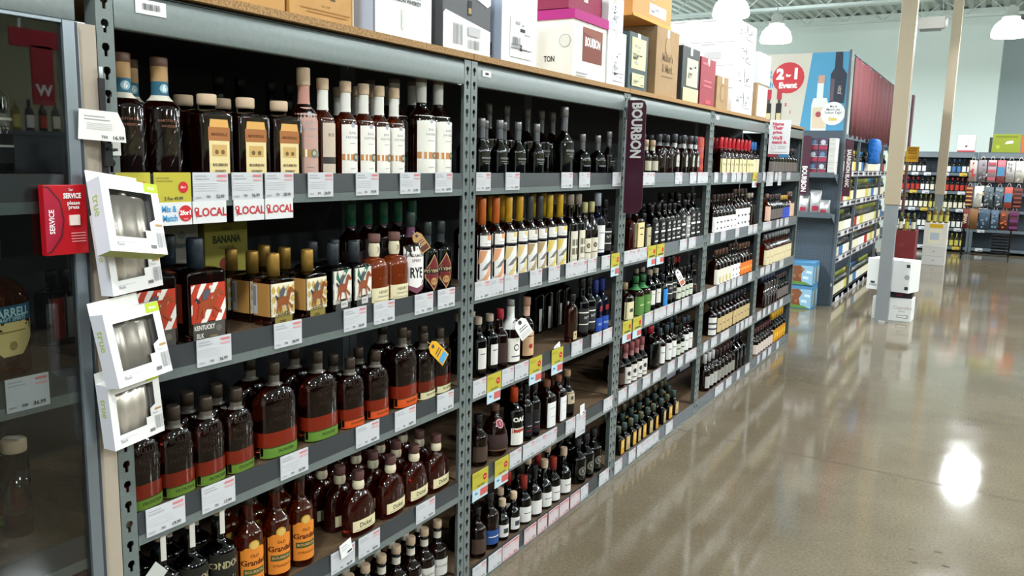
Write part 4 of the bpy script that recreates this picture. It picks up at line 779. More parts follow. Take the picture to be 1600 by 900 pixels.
TK = {
 (0, 2): [(8, 78, 'w')],
 (1, 1): [(180, 236, 'y'), (240, 299, 'y'), (301, 357, 'w'), (362, 411, 'w'), (414, 459, 'w'), (481, 521, 'w'), (556, 592, 'w'), (625, 657, 'w'), (680, 707, 'w')],
 (1, 2): [(307, 362, 'w'), (428, 472, 'w'), (537, 573, 'w'), (584, 617, 'w'), (648, 677, 'w'), (684, 711, 'w')],
 (1, 3): [(228, 290, 'w'), (315, 368, 'w'), (438, 482, 'w'), (556, 593, 'w'), (617, 650, 'w'), (683, 709, 'w')],
 (1, 4): [(517, 555, 'w'), (560, 594, 'w'), (650, 680, 'w')],
 (2, 1): [(744, 767, 'w'), (790, 812, 'w'), (877, 895, 'w'), (905, 922, 'w'), (957, 970, 'w')],
 (2, 2): [(742, 787, 'w'), (788, 810, 'w'), (828, 847, 'w'), (857, 875, 'w'), (884, 917, 'w'), (918, 932, 'w'), (940, 953, 'w'), (955, 968, 'yb')],
 (2, 3): [(739, 760, 'w'), (761, 783, 'yb'), (784, 803, 'w'), (804, 826, 'w'), (827, 847, 'yb'), (862, 880, 'yb'), (893, 910, 'w'), (924, 940, 'w'), (942, 956, 'w')],
 (2, 4): [(738, 763, 'yb'), (773, 795, 'yb'), (796, 815, 'w'), (817, 870, 'w'), (884, 899, 'w'), (900, 915, 'tall'), (943, 957, 'w')],
 (2, 5): [(738, 760, 'w'), (763, 784, 'w'), (785, 811, 'r'), (819, 838, 'r'), (840, 855, 'r'), (857, 873, 'r'), (874, 889, 'r'), (891, 906, 'r'), (907, 919, 'w'), (936, 951, 'w')],
 (3, 1): [(1004, 1023, 'w'), (1055, 1066, 'w'), (1078, 1088, 'w'), (1090, 1106, 'w')],
 (3, 2): [(975, 1011, 'w'), (1012, 1025, 'yb'), (1026, 1038, 'yb'), (1062, 1073, 'w'), (1076, 1087, 'w')],
 (3, 3): [(973, 987, 'yb'), (989, 1003, 'yb'), (1007, 1020, 'w'), (1022, 1041, 'w'), (1042, 1052, 'w'), (1054, 1063, 'w'), (1065, 1076, 'w'), (1082, 1097, 'w')],
 (3, 4): [(966, 979, 'w'), (982, 995, 'w'), (1004, 1016, 'w'), (1020, 1032, 'w'), (1043, 1054, 'w'), (1059, 1067, 'w'), (1071, 1088, 'w')],
 (3, 5): [(960, 972, 'w'), (982, 993, 'w'), (995, 1029, 'w'), (1040, 1051, 'w')],
 (4, 1): [(1116, 1122, 'w'), (1129, 1136, 'w'), (1143, 1150, 'w'), (1151, 1158, 'w'), (1161, 1167, 'w'), (1176, 1183, 'yb')],
 (4, 2): [(1110, 1116, 'w'), (1126, 1134, 'w'), (1149, 1155, 'w'), (1169, 1176, 'w'), (1177, 1183, 'w')],
 (4, 3): [(1104, 1119, 'w'), (1123, 1131, 'w'), (1134, 1141, 'w'), (1143, 1150, 'w'), (1152, 1160, 'w'), (1169, 1175, 'w')],
 (4, 4): [(1099, 1106, 'w'), (1111, 1120, 'w'), (1126, 1139, 'w'), (1150, 1155, 'w'), (1157, 1162, 'w'), (1164, 1169, 'w'), (1170, 1175, 'w')],
 (4, 5): [(1117, 1130, 'w'), (1134, 1143, 'w'), (1151, 1156, 'w'), (1164, 1171, 'w')],
 (5, 1): [(1192, 1196, 'w'), (1198, 1208, 'tall'), (1211, 1215, 'w'), (1216, 1221, 'tall'), (1229, 1235, 'w')],
 (5, 2): [(1192, 1205, 'w'), (1213, 1217, 'w'), (1219, 1223, 'w'), (1226, 1232, 'w')],
 (5, 3): [(1188, 1194, 'w'), (1196, 1203, 'w'), (1206, 1211, 'w'), (1218, 1224, 'w')],
 (5, 4): [(1183, 1189, 'w'), (1192, 1196, 'w'), (1200, 1204, 'w'), (1209, 1214, 'w'), (1218, 1223, 'w')],
 (5, 5): [(1183, 1187, 'w'), (1191, 1197, 'w'), (1200, 1205, 'w'), (1213, 1217, 'w')]}
for (k, lev), L_ in TK.items():
    for i, (a, b, kd) in enumerate(L_): ticket(k, lev, a, b, kd, i, len(L_))
# cards hanging under the top shelf rail of the first bay
def under_card(a, b, kind, lab):
    z0 = ZL[0]-.042; hh = .056; ya, yb = y_on(a, z0+.03, .006), y_on(b, z0+.03, .006); yc = (ya+yb)/2; wd = yb-ya-.002
    m = MB().box((.003, ya, z0), (.0055, yb, z0+hh), P_('d9dada'))
    if kind == 'local':
        it = [('t', 'LOCAL', .12, .48, .021, P_('b8323a'), .03, .95*wd/.1), ('c', -.83, .62, .0065, P_('b8323a')), ('c', -.83, .62, .003, WHITE), ('p', [(-.92, .5), (-.74, .5), (-.83, .22)], P_('b8323a'))]
    else: it = [('t', 'Mix &', -.45, .7, .015, SKY, .03, .8), ('t', 'Match', -.4, .3, .015, SKY, .03, .8), ('c', .6, .5, .02, RED), ('t', '2for1', .6, .52, .011, WHITE, .04), ('t', 'event', .6, .26, .004, WHITE)]
    art(m, it, lambda u, v, o: (.0055+o, yc+u, z0+v), wd, hh)
    tag(m.build('rail_card'), lab, 'sign', 'cards hung under the top shelf rail')
under_card(250, 300, 'mix', 'white Mix and Match 2 for 1 card with red circle')
for i, (a, b) in enumerate(((302, 354), (366, 413), (415, 458))): under_card(a, b, 'local', 'white card with red LOCAL lettering, %s of the three' % ['nearest', 'middle', 'farthest'][i])
# stickers on posts and small card sticking up
def little_card(px, py, xp, w_, h_, lab, tilt=0, nm='price_card', m_=WHITE, items=None, roty=0):
    c = on(px, py, 0, xp); m = MB(); m.box((-.0012, -w_/2, -h_/2), (0, w_/2, h_/2), m_)
    art(m, items if items is not None else [('r', -.8, .75, .2, .8, GREYP), ('r', -.8, .6, .6, .64, P_('cfcfd2')), ('r', -.8, .5, .6, .54, P_('cfcfd2')), ('r', .1, .12, .85, .25, INK)], lambda u, v, o: (o, u, v-h_/2), w_, h_)
    o = m.build(nm, None, c, (tilt, roty, 0)); tag(o, lab, 'price tag'); return o
little_card(541, 857, .012, .055, .05, 'small white card leaning above the fourth shelf rail, first bay', .2)
little_card(871, 545, -.01, .06, .05, 'small white card standing above a yellow ticket, second bay third shelf', .3)
little_card(910, 640, .008, .05, .055, 'small white card standing over the fourth shelf rail, second bay', .05)
little_card(983, 186, .006, .05, .13, 'white strip stuck on the post beside the maroon sign')
little_card(245, 896, .01, .04, .05, 'folded pale paper corner beside the near post, low down', .7, 'paper_scrap', P_('b8bab4'), [])
# post furniture: black hook strip with the paper ticket, four boxed gift sets
c = on(163, 195, 0, .02)
e = empty('hook_strip', (c.x, c.y, c.z), 'black plastic hook strip hanging on the near steel post', 'display strip')
s = MB(); s.box((-.006, -.007, -.62), (-.001, .007, .1), BLK); s.tube((-.003, 0, .1), (-.003, .0, .125), .004, paint('c8ccd0', .2)); 
s.build('strip', e)
hk = MB(); hk.tube((-.002, .0, -.05), (.03, .0, -.055), .0035, BLK); hk.lathe([(.008, -.002), (.008, .004)], BLK, at=(.03, 0, -.055)); hk.build('hook', e)
hk2 = MB(); hk2.tube((-.002, 0, .02), (.012, .004, .005), .006, BLK); hk2.box((-.004, -.006, -.09), (.008, .012, -.04), BLK); hk2.build('clip', e)
def torn():
    m = MB(); P = [(-.052, -.032), (.046, -.032), (.042, .0), (.026, .032), (-.052, .032)]
    m.add([(x, a, b) for x in (0, .0015) for a, b in P], [tuple(reversed(range(5))), tuple(range(5, 10))]+[(i, (i+1) % 5, 5+(i+1) % 5, 5+i) for i in range(5)], P_('e9e8e2'))
    art(m, [('r', -.8, .78, .0, .81, GREYP), ('r', -.8, .68, .2, .71, GREYP)]+[('r', -.7, v, .3, v+.02, P_('cfcfcf')) for v in (.56, .5, .44, .38)]+[('t', '16.99', .55, .13, .008, INK, .02), ('t', '750', .0, .13, .006, INK, .02)], lambda u, v, o: (.0015+o, u, v-.032), .104, .064)
    return m
c = on(163, 197, 0, .045); tag(torn().build('price_ticket', None, c, (-.06, .05, -.3)), 'white price ticket hooked on black strip of near post', 'price tag')
c = on(181, 222, 0, .01); tag(MB().box((0, -.011, -.03), (.001, .011, .02), P_('dcdcd6')).build('price_ticket', None, c), 'narrow white sticker just below the hooked ticket', 'price tag')

def flask_box(c, rot, lab, shine):
    bw, bh, bd = .172, .196, .05; e = empty('flask_gift_box', c, lab, 'gift box', 'boxed steel flasks hanging on the near post'); e.rotation_mode = 'XYZ'; e.matrix_world = Matrix.Translation(c)@rot@Matrix.Scale(.84 if shine else .78, 4)
    PW_ = mat('gift_carton', 'f0f0ee', .35); SIDE = mat('gift_carton_side', 'e3e4ee', .4); LIME = P_('b8cc3a')
    y0, y1, z0, z1 = -bw/2, bw/2, -bh/2, bh/2
    # carton shell with a cut window
    m = MB(); m.quad([(-bd, y0, z0), (-bd, y0, z1), (-bd, y1, z1), (-bd, y1, z0)], PW_)
    m.quad([(-bd, y0, z0), (0, y0, z0), (0, y0, z1), (-bd, y0, z1)], SIDE); m.quad([(0, y1, z0), (-bd, y1, z0), (-bd, y1, z1), (0, y1, z1)], SIDE)
    m.quad([(-bd, y0, z1), (0, y0, z1), (0, y1, z1), (-bd, y1, z1)], PW_); m.quad([(-bd, y0, z0), (-bd, y1, z0), (0, y1, z0), (0, y0, z0)], mat('olive_carton', 'a3a83a', .5))
    win = [(y0+.022, z0+.04), (.028, z0+.04), (.028, z0+.062), (.045, z0+.062), (.045, z0+.085), (y1-.022, z0+.095), (y1-.022, z1-.03), (y0+.022, z1-.03)]
    # the front panel with its opening, from a filled outline
    cu = bpy.data.curves.new('x', 'CURVE'); cu.dimensions = '2D'; cu.fill_mode = 'BOTH'; cu.extrude = .0006
    for pts in ([(y0, z0), (y1, z0), (y1, z1), (y0, z1)], win):
        sp = cu.splines.new('POLY'); sp.points.add(len(pts)-1); sp.use_cyclic_u = True
        for i, p in enumerate(pts): sp.points[i].co = (*p, 0, 1)
    ob = bpy.data.objects.new('x', cu); me = bpy.data.meshes.new_from_object(ob)
    m.add([(v.co.z-.0006, v.co.x, v.co.y) for v in me.vertices], [tuple(p.vertices) for p in me.polygons], PW_)
    bpy.data.objects.remove(ob); bpy.data.curves.remove(cu); bpy.data.meshes.remove(me)
    F_ = lambda u, v, o: (o, u, z0+v)
    art(m, [('r', .5, .87, 1, 1, LIME), ('t', 'true', .75, .935, .009, WHITE, .02), ('t', 'flask', -.62, .1, .009, GREYP, .02), ('r', .42, .07, .62, .12, P_('77777a')), ('r', -.8, .13, -.1, .14, P_('d4d4d4')), ('r', .7, .39, .95, .42, P_('b5905c')), ('t', 'Flask', .7, .35, .007, GREYP)]+barcode(.66, .09, .96, .3, P_('8f8f93'), 14), F_, bw, bh)
    art(m, [('t', 'true', 0, .64, .026, P_('b9c86a'), .01, .9, -PI/2)], lambda u, v, o: (-bd/2+u, y0-o, z0+v), bd, bh)
    m.build('carton', e)
    tb = MB(); tb.box((-bd, y0, z1), (-bd+.001, y1-.02, z1+.032), PW_); tb.build('hang_tab', e)
    # brushed steel flask inside
    fl = MB(); ST = mat('polished_steel', 'cfc8bc', .3, .55); K_ = 14
    fl.loft([(z0+.03, .058, .012, 3.2), (z0+.034, .062, .016, 3), (z1-.044, .062, .016, 3), (z1-.04, .056, .012, 3), (z1-.038, .012, .008, 2)], ST, seg=40)
    fl.xf(Matrix.Translation((-.026, -.004, 0))); k0 = len(fl.v)
    for i in range(k0):
        x, y, z = fl.v[i]
        if x > -.026: fl.v[i] = (x+.0035*math.cos(y*2*PI/.036), y, z)
    fl.lathe([(.01, 0), (.01, .014), (.008, .016)], ST, at=(-.028, -.004, z1-.04)); fl.build('steel_flask', e)
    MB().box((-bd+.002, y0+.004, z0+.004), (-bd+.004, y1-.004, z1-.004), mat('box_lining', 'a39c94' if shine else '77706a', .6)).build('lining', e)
    if shine:
        f_ = MB().quad([(-.001, a, b) for a, b in win], GLASS) or None
        fm = MB(); fm.quad([(-.0012, a, b) for a, b in win], thin_glass('window_film', 'ffffff', .08, 1.5)); fm.build('window_film', e)
    return e
def rotm(rx, ry, rz): return Matrix.Rotation(rz, 4, 'Z')@Matrix.Rotation(ry, 4, 'Y')@Matrix.Rotation(rx, 4, 'X')
d2r = math.radians
for (px, py, xp, rx, ry, rz, lab, sh) in (
    (210, 338, .12, -9, -20, 6, 'boxed steel flask on near post, topmost, green underside showing', True),
    (210, 402, .08, 4, -3, 4, 'boxed steel flask on near post, second down, half hidden', False),
    (217, 537, .12, 4, -10, 4, 'boxed steel flask on near post, third down, glossy window film', True),
    (214, 640, .08, 5, 0, 3, 'boxed steel flask on near post, lowest of the four', False)):
    flask_box(on(px, py, 0, xp), rotm(d2r(rx), d2r(ry), d2r(rz)), lab, sh)

# ------------------------------------------------------------------ hanging signs on the run
MAROON = mat('maroon_sign', '4a1f33', .4)
def blade(y, x0, x1, z0, z1, txt, size, lab, tv, ang=-PI/2, cond=.8):
    """upright sign standing out square to the shelf fronts"""
    m = MB(); r = .03; pts = [(x0, z0), (x1-r, z0), (x1, z0+r), (x1, z1-r), (x1-r*.3, z1-r*.3), (x1-r, z1), (x0, z1)]; n = len(pts)
    m.add([(a, y+q, b) for q in (0, .004) for a, b in pts], [tuple(range(n)), tuple(reversed(range(n, 2*n)))]+[((i+1) % n, i, n+i, n+(i+1) % n) for i in range(n)], MAROON)
    xc = (x0+x1)/2
    art(m, [('t', txt, 0, tv, size, WHITE, .04, cond, ang)], lambda u, v, o: (xc+u, y-o, z0+v), x1-x0, z1-z0)
    o = m.build('aisle_sign'); tag(o, lab, 'sign')
    MB().box((x0-.02, y+.004, z1-.2), (x0+.02, y+.008, z1-.1), paint('c8c8c4')).build('bracket', o)
blade(2*W-.012, .008, .112, 1.505, 2.095, 'BOURBON', .056, 'maroon blade sign reading BOURBON on post of third bay', .735, cond=.74)
# ------------------------------------------------------------------ cartons on top of the run
ZB = ZT+.026
def labelart(u0, v0, u1, v1, seed=0, base=WHITE):
    R_ = random.Random(seed); o = [('r', u0, v0, u1, v1, base)]; du, dv = u1-u0, v1-v0
    for i in range(9):
        a, b = R_.uniform(.05, .7), R_.uniform(.08, .85); o.append(('r', u0+a*du, v0+b*dv, u0+(a+R_.uniform(.1, .28))*du, v0+(b+R_.uniform(.03, .09))*dv, GREYP if i % 3 else INK))
    return o+barcode(u0+.1*du, v0+.3*dv, u0+.45*du, v0+.5*dv, P_('77777b'), 9, seed)
def carton(ya, yb, dep, z0, hh, m_, lab, front=[], side=[], xf=-.02, flap=True, name='carton', grp=None, side_m=None):
    m = MB(); y0, y1 = ya+.004, yb-.004
    m.box((xf-dep, y0, z0), (xf, y1, z0+hh), m_)
    wd = y1-y0; yc = (y0+y1)/2; xc = xf-dep/2
    tm = mat('packing_tape', 'b9b2a4', .25)
    m.box((xf-dep-.0005, yc-.025, z0+hh-.0005), (xf+.0006, yc+.025, z0+hh+.0006), tm)
    m.box((xf-.0001, yc-.025, z0+hh-.05), (xf+.0006, yc+.025, z0+hh+.0006), tm)
    o = m.build(name, bevel=.0018); tag(o, lab, 'box', grp or 'cartons on top of the bourbon shelving')
    def side_part(items, fn, w_, nm, pl=None):
        if items:
            q = MB(); art(q, items, fn, w_, hh); p = q.build(nm, o)
            if pl: p['label'] = pl
    side_part(front, lambda u, v, o_: (xf+.0008+o_, yc+u, z0+v), wd, 'front_print')
    side_part(side, lambda u, v, o_: (xc+u, y0-.0008-o_, z0+v), dep, 'side_print')
    return o
ORC = mat('orange_tan_carton', 'c99a57', .6, noise=(12, 'bf8e4c', .3)); BLC = P_('b9c6dc')
def yb_(px, x=-.02): return y_on(px, ZB, x)
carton(-.35, yb_(290), .32, ZB, .3, ORC, 'orange-tan carton at the cabinet end of the top board')
carton(yb_(290), yb_(447), .32, ZB, .3, ORC, 'orange-tan carton, plain front, beside the PI carton', [('r', -.3, .12, .5, .14, P_('9a6c34'))])
carton(yb_(451), yb_(553), .32, ZB, .3, ORC, 'orange-tan carton with large dark PI letters', [('t', 'PI', .1, .36, .09, P_('5a4a3a'), .03, .9), ('t', 'est. craft', .1, .15, .007, P_('8a6434')), ('r', -.7, .1, .9, .11, P_('b07e40')), ('r', -.5, .07, .8, .08, P_('b07e40')), ('r', .965, 0, 1, 1, P_('e8dcc4'))])
carton(yb_(585), yb_(675), .3, ZB, .32, CARDW, 'white carton printed KENTUCKY STRAIGHT BOURBON WHISKEY', [('t', 'KENTUCKY STRAIGHT', .0, .45, .012, INK, .01), ('t', 'BOURBON WHISKEY', 0, .39, .013, INK, .02), ('r', -.12, .1, -.02, .3, P_('dfe0dc'))], [('r', -1, 0, 1, 1, BLC), ('r', .95, 0, 1, 1, P_('8890a0'))])
o = carton(yb_(690), yb_(766), .3, ZB, .33, mat('charcoal_carton', '55565a', .55), 'charcoal carton with white corner panels and barcodes', [('p', [(-.99, .01), (.99, .01), (.99, .3), (-.9, .42), (-.99, .38)], WHITE), ('p', [(-.7, .75), (.85, .56), (.99, .6), (.99, .99), (-.99, .99)], WHITE), ('r', .0, .42, .16, .58, P_('2e2d2c')), ('r', .02, .44, .14, .5, P_('b09a60'))]+barcode(-.6, .08, -.2, .3, P_('8f8f92'), 9, 3)+barcode(0, .06, .5, .16, P_('8f8f92'), 10, 4)+[('r', .0, .2, .5, .3, P_('c9c9cb'))])
carton(yb_(782), yb_(838), .34, ZB, .36, CARDW, 'tall white carton with pallet label over post gap', labelart(-.55, .08, .65, .52, 5)+[('r', -.55, .07, .65, .075, INK), ('r', -.55, .17, .65, .178, INK), ('t', '5', -.1, .8, .015, GREYP)], [('r', -1, 0, 1, 1, BLC), ('r', .3, .08, .34, .2, INK), ('r', .7, .08, .74, .2, INK), ('r', .3, .2, .74, .21, INK), ('r', .3, .07, .74, .08, INK)])
o = carton(yb_(893), yb_(945), .42, ZB, .3, mat('cream_carton', 'e9e7de', .55), 'cream carton with brown BOURBON label, magenta lid', [('r', -.45, .28, .75, .78, P_('7b4034')), ('t', 'BOURBON', .15, .58, .04, WHITE, .04, .62), ('p', [(-.45, .72), (.75, .62), (.75, .8), (-.45, .8)], P_('8f5648')), ('r', -.8, .08, -.1, .1, GREYP), ('r', -.8, .04, -.2, .055, GREYP)],
   [('t', 'TON', .42, .28, .026, INK, .02, .7), ('c', .8, .55, .03, GREYP), ('c', .8, .55, .027, P_('e2e0d6'))])
ld = MB().box((-.02-.43, yb_(893)-.004, ZB+.262), (-.012, yb_(945)+.004, ZB+.305), P_('b0287c')); q = ld.build('lid', o); q['label'] = 'magenta lid'
carton(yb_(893)+.0, yb_(945), .4, ZB+.31, .1, P_('8f2c4c'), 'magenta box resting on the BOURBON labelled carton', xf=-.05)
carton(yb_(947), yb_(976), .3, ZB, .272, CARDW, 'white carton with tall label beside the BOURBON labelled one', labelart(-.45, .1, .7, .7, 7)+[('r', -.45, .09, .7, .1, INK), ('r', -.45, .24, .7, .25, INK)])
carton(yb_(946), yb_(970), .3, ZB+.274, .16, CARDW, 'white carton stacked on the tall-labelled white one', labelart(-.5, .1, .8, .8, 8))
carton(yb_(980), yb_(1010), .3, ZB, .3, mat('dark_green_carton', '36494a', .5), 'dark green carton with cream labels', labelart(-.75, .38, .75, .92, 9, P_('d6d3a4'))+labelart(-.7, .08, .6, .3, 10, P_('d6d3a4')))
carton(yb_(1022), yb_(1057), .3, ZB, .385, CARD, 'tall kraft carton printed Makers & Mark', [('t', 'Maker\'s', 0, .58, .045, P_('7a6244'), .02, .9), ('t', '& Mark', 0, .42, .045, P_('7a6244'), .02, .9), ('r', -.5, .3, .5, .31, P_('7a6244')), ('c', 0, .75, .05, P_('96795a')), ('c', 0, .75, .046, P_('a68a66'))])
o = carton(yb_(985), yb_(1045), .34, ZB+.387, .17, mat('orange_carton', 'c98638', .5), 'orange carton with pale labels on the kraft carton', labelart(-.2, .25, .7, .6, 11)+[('r', -1, .0, 1, .1, P_('d9a050'))], labelart(-.7, .2, .5, .6, 12), xf=-.03)
carton(yb_(1063), yb_(1090), .3, ZB, .335, mat('black_green_carton', '2f3436', .5), 'near-black carton with cream labels', labelart(-.5, .3, .8, .8, 13, P_('d8d4a8'))+[('r', -.9, .02, .9, .26, P_('cfc998'))])
carton(yb_(1092), yb_(1115), .28, ZB, .31, mat('crimson_carton', '8f2434', .5), 'slim crimson carton beside the near-black carton', [('r', -.8, .85, .0, .9, P_('c06a72')), ('r', -.6, .5, .5, .54, P_('c06a72')), ('r', -.6, .4, .5, .44, P_('c06a72')), ('r', -.2, .05, .5, .14, P_('b8505a'))])
carton(yb_(1118), yb_(1136), .26, ZB, .225, CARD, 'small kraft carton before the white carton stack', [('c', 0, .5, .06, P_('8a6e4c')), ('c', 0, .5, .05, P_('a68a66'))])
ya, yb2 = yb_(1142), yb_(1174); zz = ZB
for i, hh in enumerate((.17, .16, .165, .165)):
    carton(ya, yb2, .5, zz, hh, CARDW, 'large white carton with paired labels, %s of the stack of four' % ['lowest', 'second', 'third', 'topmost'][i],
           labelart(-.7, .3, -.02, .95, 20+i)+labelart(.05, .3, .75, .95, 30+i), [('r', -.9, .9, -.5, .93, GREYP), ('r', 0, .9, .4, .93, GREYP)]+([('r', .1, .3, .6, .6, P_('c2c3c6')), ('r', -.8, .35, -.3, .55, P_('c2c3c6'))] if i == 2 else []), grp='white cartons stacked on the fourth bay')
    zz += hh+.002
carton(yb_(1179), yb_(1197), .3, ZB, .27, CARD, 'kraft carton at the far end of the top board', [('r', -.8, .05, .9, .95, P_('d9d6c8'))])
carton(yb_(1180), yb_(1199), .28, ZB+.272, .24, P_('cdd2dc'), 'pale lilac-white carton on the far kraft carton')

# ------------------------------------------------------------------ glass fronted locked cabinet bay
ALU = mat('brushed_aluminium', '8c979f', .3, .7)
e = empty('glass_cabinet_door', (0, -W, 0), 'locked glass door in aluminium frame left of the near post', 'cabinet door')
g = MB(); g.box((.008, .05, .04), (.014, W-.086, ZT-.1), thin_glass('door_glass', 'f2f5f4', .005, 1.45)); g.build('glass_pane', e)
fr = MB(); zt = ZT-.092
fr.box((.002, W-.088, .02), (.022, W-.062, zt), ALU); fr.box((.0, W-.062, .02), (.016, W-.05, zt), paint('3a4148', .3)); fr.box((.002, .02, .02), (.022, .05, zt), ALU)
fr.box((.002, .05, ZT-.1), (.02, W-.088, zt), ALU); fr.box((.002, .05, .02), (.02, W-.088, .045), ALU); fr.build('door_frame', e, bevel=.0015)
MB().box((-.02, W-.05, .0), (.006, W-.004, zt), mat('beige_jamb', 'a89c8c', .45)).build('door_jamb', e)
c = on(98, 343, 0, .02)
e = empty('call_box', (c.x-.004, c.y, c.z), 'red service call box stuck on the glass door', 'call box')
b = MB(); b.box((0, -.047, -.074), (.018, .047, .074), mat('red_plastic', 'b3141f', .3))
fn = lambda u, v, o: (.0182+o, u, v-.074)
art(b, [('p', [(-1, .02), (-.75, .05), (-.25, .25), (-.1, .5), (-.25, .78), (-.75, .98), (-1, .99)], paint('5c0f1c')), ('p', [(-1, .04), (-.8, .07), (-.32, .27), (-.18, .5), (-.32, .76), (-.8, .95), (-1, .97)], paint('a51231')),
        ('t', 'SERVICE', -.68, .48, .011, WHITE, .02, .9, PI/2), ('t', 'for', .25, .93, .006, WHITE, .02), ('t', 'SERVICE', .3, .84, .0105, WHITE, .04, .72), ('t', 'please', .35, .74, .008, WHITE, .02), ('t', 'press', .35, .68, .008, WHITE, .02)]+
       [('r', .15, v, .85, v+.012, P_('e0a0a0')) for v in (.3, .26, .22, .18)], fn, .094, .148)
hs = b.build('housing', e, bevel=.0015)
k_ = MB().box((.018, .006, -.012), (.022, .028, .01), paint('e8dcd4', .3)); k_.build('push_button', hs)
# bottles seen through the door
K('barrell', 'broad bottle, teal band over cream shield', H=.31, W=.15, D=.1, n=2.4, sh=.55, nz=.7, nr=.019, p=1.7, g=liquid('whisky', '9a4a14', .9), ch=.05, cap=paint('2a2e33'), cr=.023,
  lab=[dict(z=(.2, .52), hw=.92, art=[('p', [(-.95, .62), (-.8, .2), (-.35, -.12), (.35, -.12), (.8, .2), (.95, .62)], P_('cfb878')), ('r', -1, .62, 1, .98, P_('1f4f66')), ('t', 'BARRELL', 0, .82, .018, P_('a8c4c8'), .03), ('t', 'CRAFT SPIRITS', 0, .68, .008, P_('a8c4c8'), .02), ('c', 0, .1, .01, P_('8f7a44')), ('r', -.5, .4, .5, .43, P_('8f7a44'))])])
K('longneck', 'decanter with very long neck and cork', name='decanter', H=.62, W=.26, D=.16, n=2.2, sh=.14, nz=.34, nr=.03, p=1.3, g=liquid('whisky', '9a4a14', .9), fill=.72, ch=.03, cap=CORKL, cst='cork', cr=.027, bulge=0, extra=['strip'])
put('barrell', (-.1, -.205, DK[1]), .25, 'broad amber bottle with teal band behind the glass door', 'bottles inside the glass cabinet')
put('barrell', (-.1, -.40, DK[1]), .1, 'broad amber bottle mostly outside the frame behind glass', 'bottles inside the glass cabinet')
put('longneck', (-.16, -.15, DK[3]), .3, 'long-necked decanter with cork behind the glass door', 'bottles inside the glass cabinet')
for i, (px, m_, lab) in enumerate(((84, 'a8342c', 'small red-labelled bottle behind the glass, nearest'), (104, '8d8a86', 'small grey-labelled bottle behind the glass'), (122, 'a8342c', 'small red-labelled bottle behind the glass, farthest'))):
    K('cab%d' % i, 'x', H=.19, W=.07, n=6, sh=.68, nz=.8, nr=.012, g=DAMBER, cap=BLK, lab=[dict(z=(.1, .65), hw=.95, m=P_(m_))])
    put('cab%d' % i, (-.3, y_on(px, DK[1]+.08, -.3), DK[1]), .2, lab, 'bottles inside the glass cabinet')
for i, (y, lv) in enumerate(((-.16, 0), (-.28, 0), (-.4, 0), (-.1, 0), (-.3, 2), (-.14, 2))):
    put('dk' if lv == 0 else 'bull', (-.2-.05*(i % 2), y, DK[lv]), 0, 'dark bottle inside the cabinet, %s shelf, %s from the jamb' % (LV[lv], ordw([1, 2, 3, 0, 1, 0][i])), 'bottles inside the glass cabinet')
# cards standing behind the bottles of the second shelf, first bay
def stand_card(px0, px1, pyt, xb, m_, items, lab, nm='shelf_card'):
    z0 = DK[1]+.001; a, b = y_on(px0, 1.35, xb), y_on(px1, 1.35, xb); top = on((px0+px1)/2, pyt, 0, xb).z; yc = (a+b)/2
    m = MB().box((xb-.12, a, z0), (xb, b, top), m_); art(m, items, lambda u, v, o: (xb+o, yc+u, z0+v), b-a, top-z0)
    tag(m.build(nm), lab, 'box')
stand_card(322, 388, 348, -.42, P_('a8a048'), [('t', 'PARCE', 0, .93, .009, INK), ('t', 'BANANA', 0, .8, .024, P_('3a4a28'), .04, .8), ('t', 'LIQUEUR', 0, .7, .01, P_('3a4a28')), ('c', -.1, .5, .022, P_('8a3a2c'))], 'olive-yellow BANANA box at the back of the second shelf')
stand_card(262, 312, 348, -.42, P_('a9a8a0'), [('t', 'shanks', 0, .75, .016, P_('4f6a74'), .02), ('c', 0, .86, .012, P_('7d8a8c'))], 'greyish white box beside the BANANA box, second shelf')
# white cartons at the back of the third bay's bottom shelf
for i, (a, b) in enumerate(((1038, 1058), (1059, 1080), (1081, 1094))):
    carton(y_on(a, .15, -.38), y_on(b, .15, -.38), .2, DK[4]+.001, .17, P_('26242a'), 'dark case with white panel on bottom shelf, third bay, %s' % ['nearest', 'middle', 'farthest'][i], [('r', -.7, .1, .8, .85, P_('b5b6c2')), ('r', -.9, .3, -.75, .6, INK)], xf=-.38, grp='cases on the bottom shelf of the third bay')
# price promise sign standing out from the last post
yS = 4*W-.02; PK = P_('c8506a')
m = MB().box((.03, yS-.004, 1.872), (.2, yS, 2.15), P_('dfe2e4'))
art(m, [('t', 'Name', -.2, .88, .026, PK, .05), ('t', 'Their', -.2, .76, .026, PK, .05), ('t', 'price.', -.18, .64, .024, PK, .05), ('t', 'We\'ll', -.2, .47, .026, PK, .05), ('t', 'match it.', .02, .35, .024, PK, .05), ('r', -.1, .22, .7, .235, GREYP), ('r', -.1, .17, .6, .185, GREYP), ('c', -.5, .2, .017, P_('d9a0ac')), ('c', -.5, .2, .014, P_('dfe2e4')), ('r', -.8, .05, .8, .065, P_('d8c0c4'))], lambda u, v, o: (.115+u, yS-.004-o, 1.872+v), .17, .278)
o = m.build('price_promise_sign'); tag(o, 'white sign with red lettering Name Their price on last bay', 'sign')
f_ = MB().box((.03, yS-.008, 1.848), (.115, yS+.004, 1.87), paint('8c3440')); f_.build('red_foot', o); MB().box((.115, yS-.008, 1.848), (.2, yS+.004, 1.87), paint('3c78a8')).build('blue_foot', o)
MB().box((-.01, yS, 1.95), (.05, yS+.006, 2.0), STEELD).build('bracket', o)
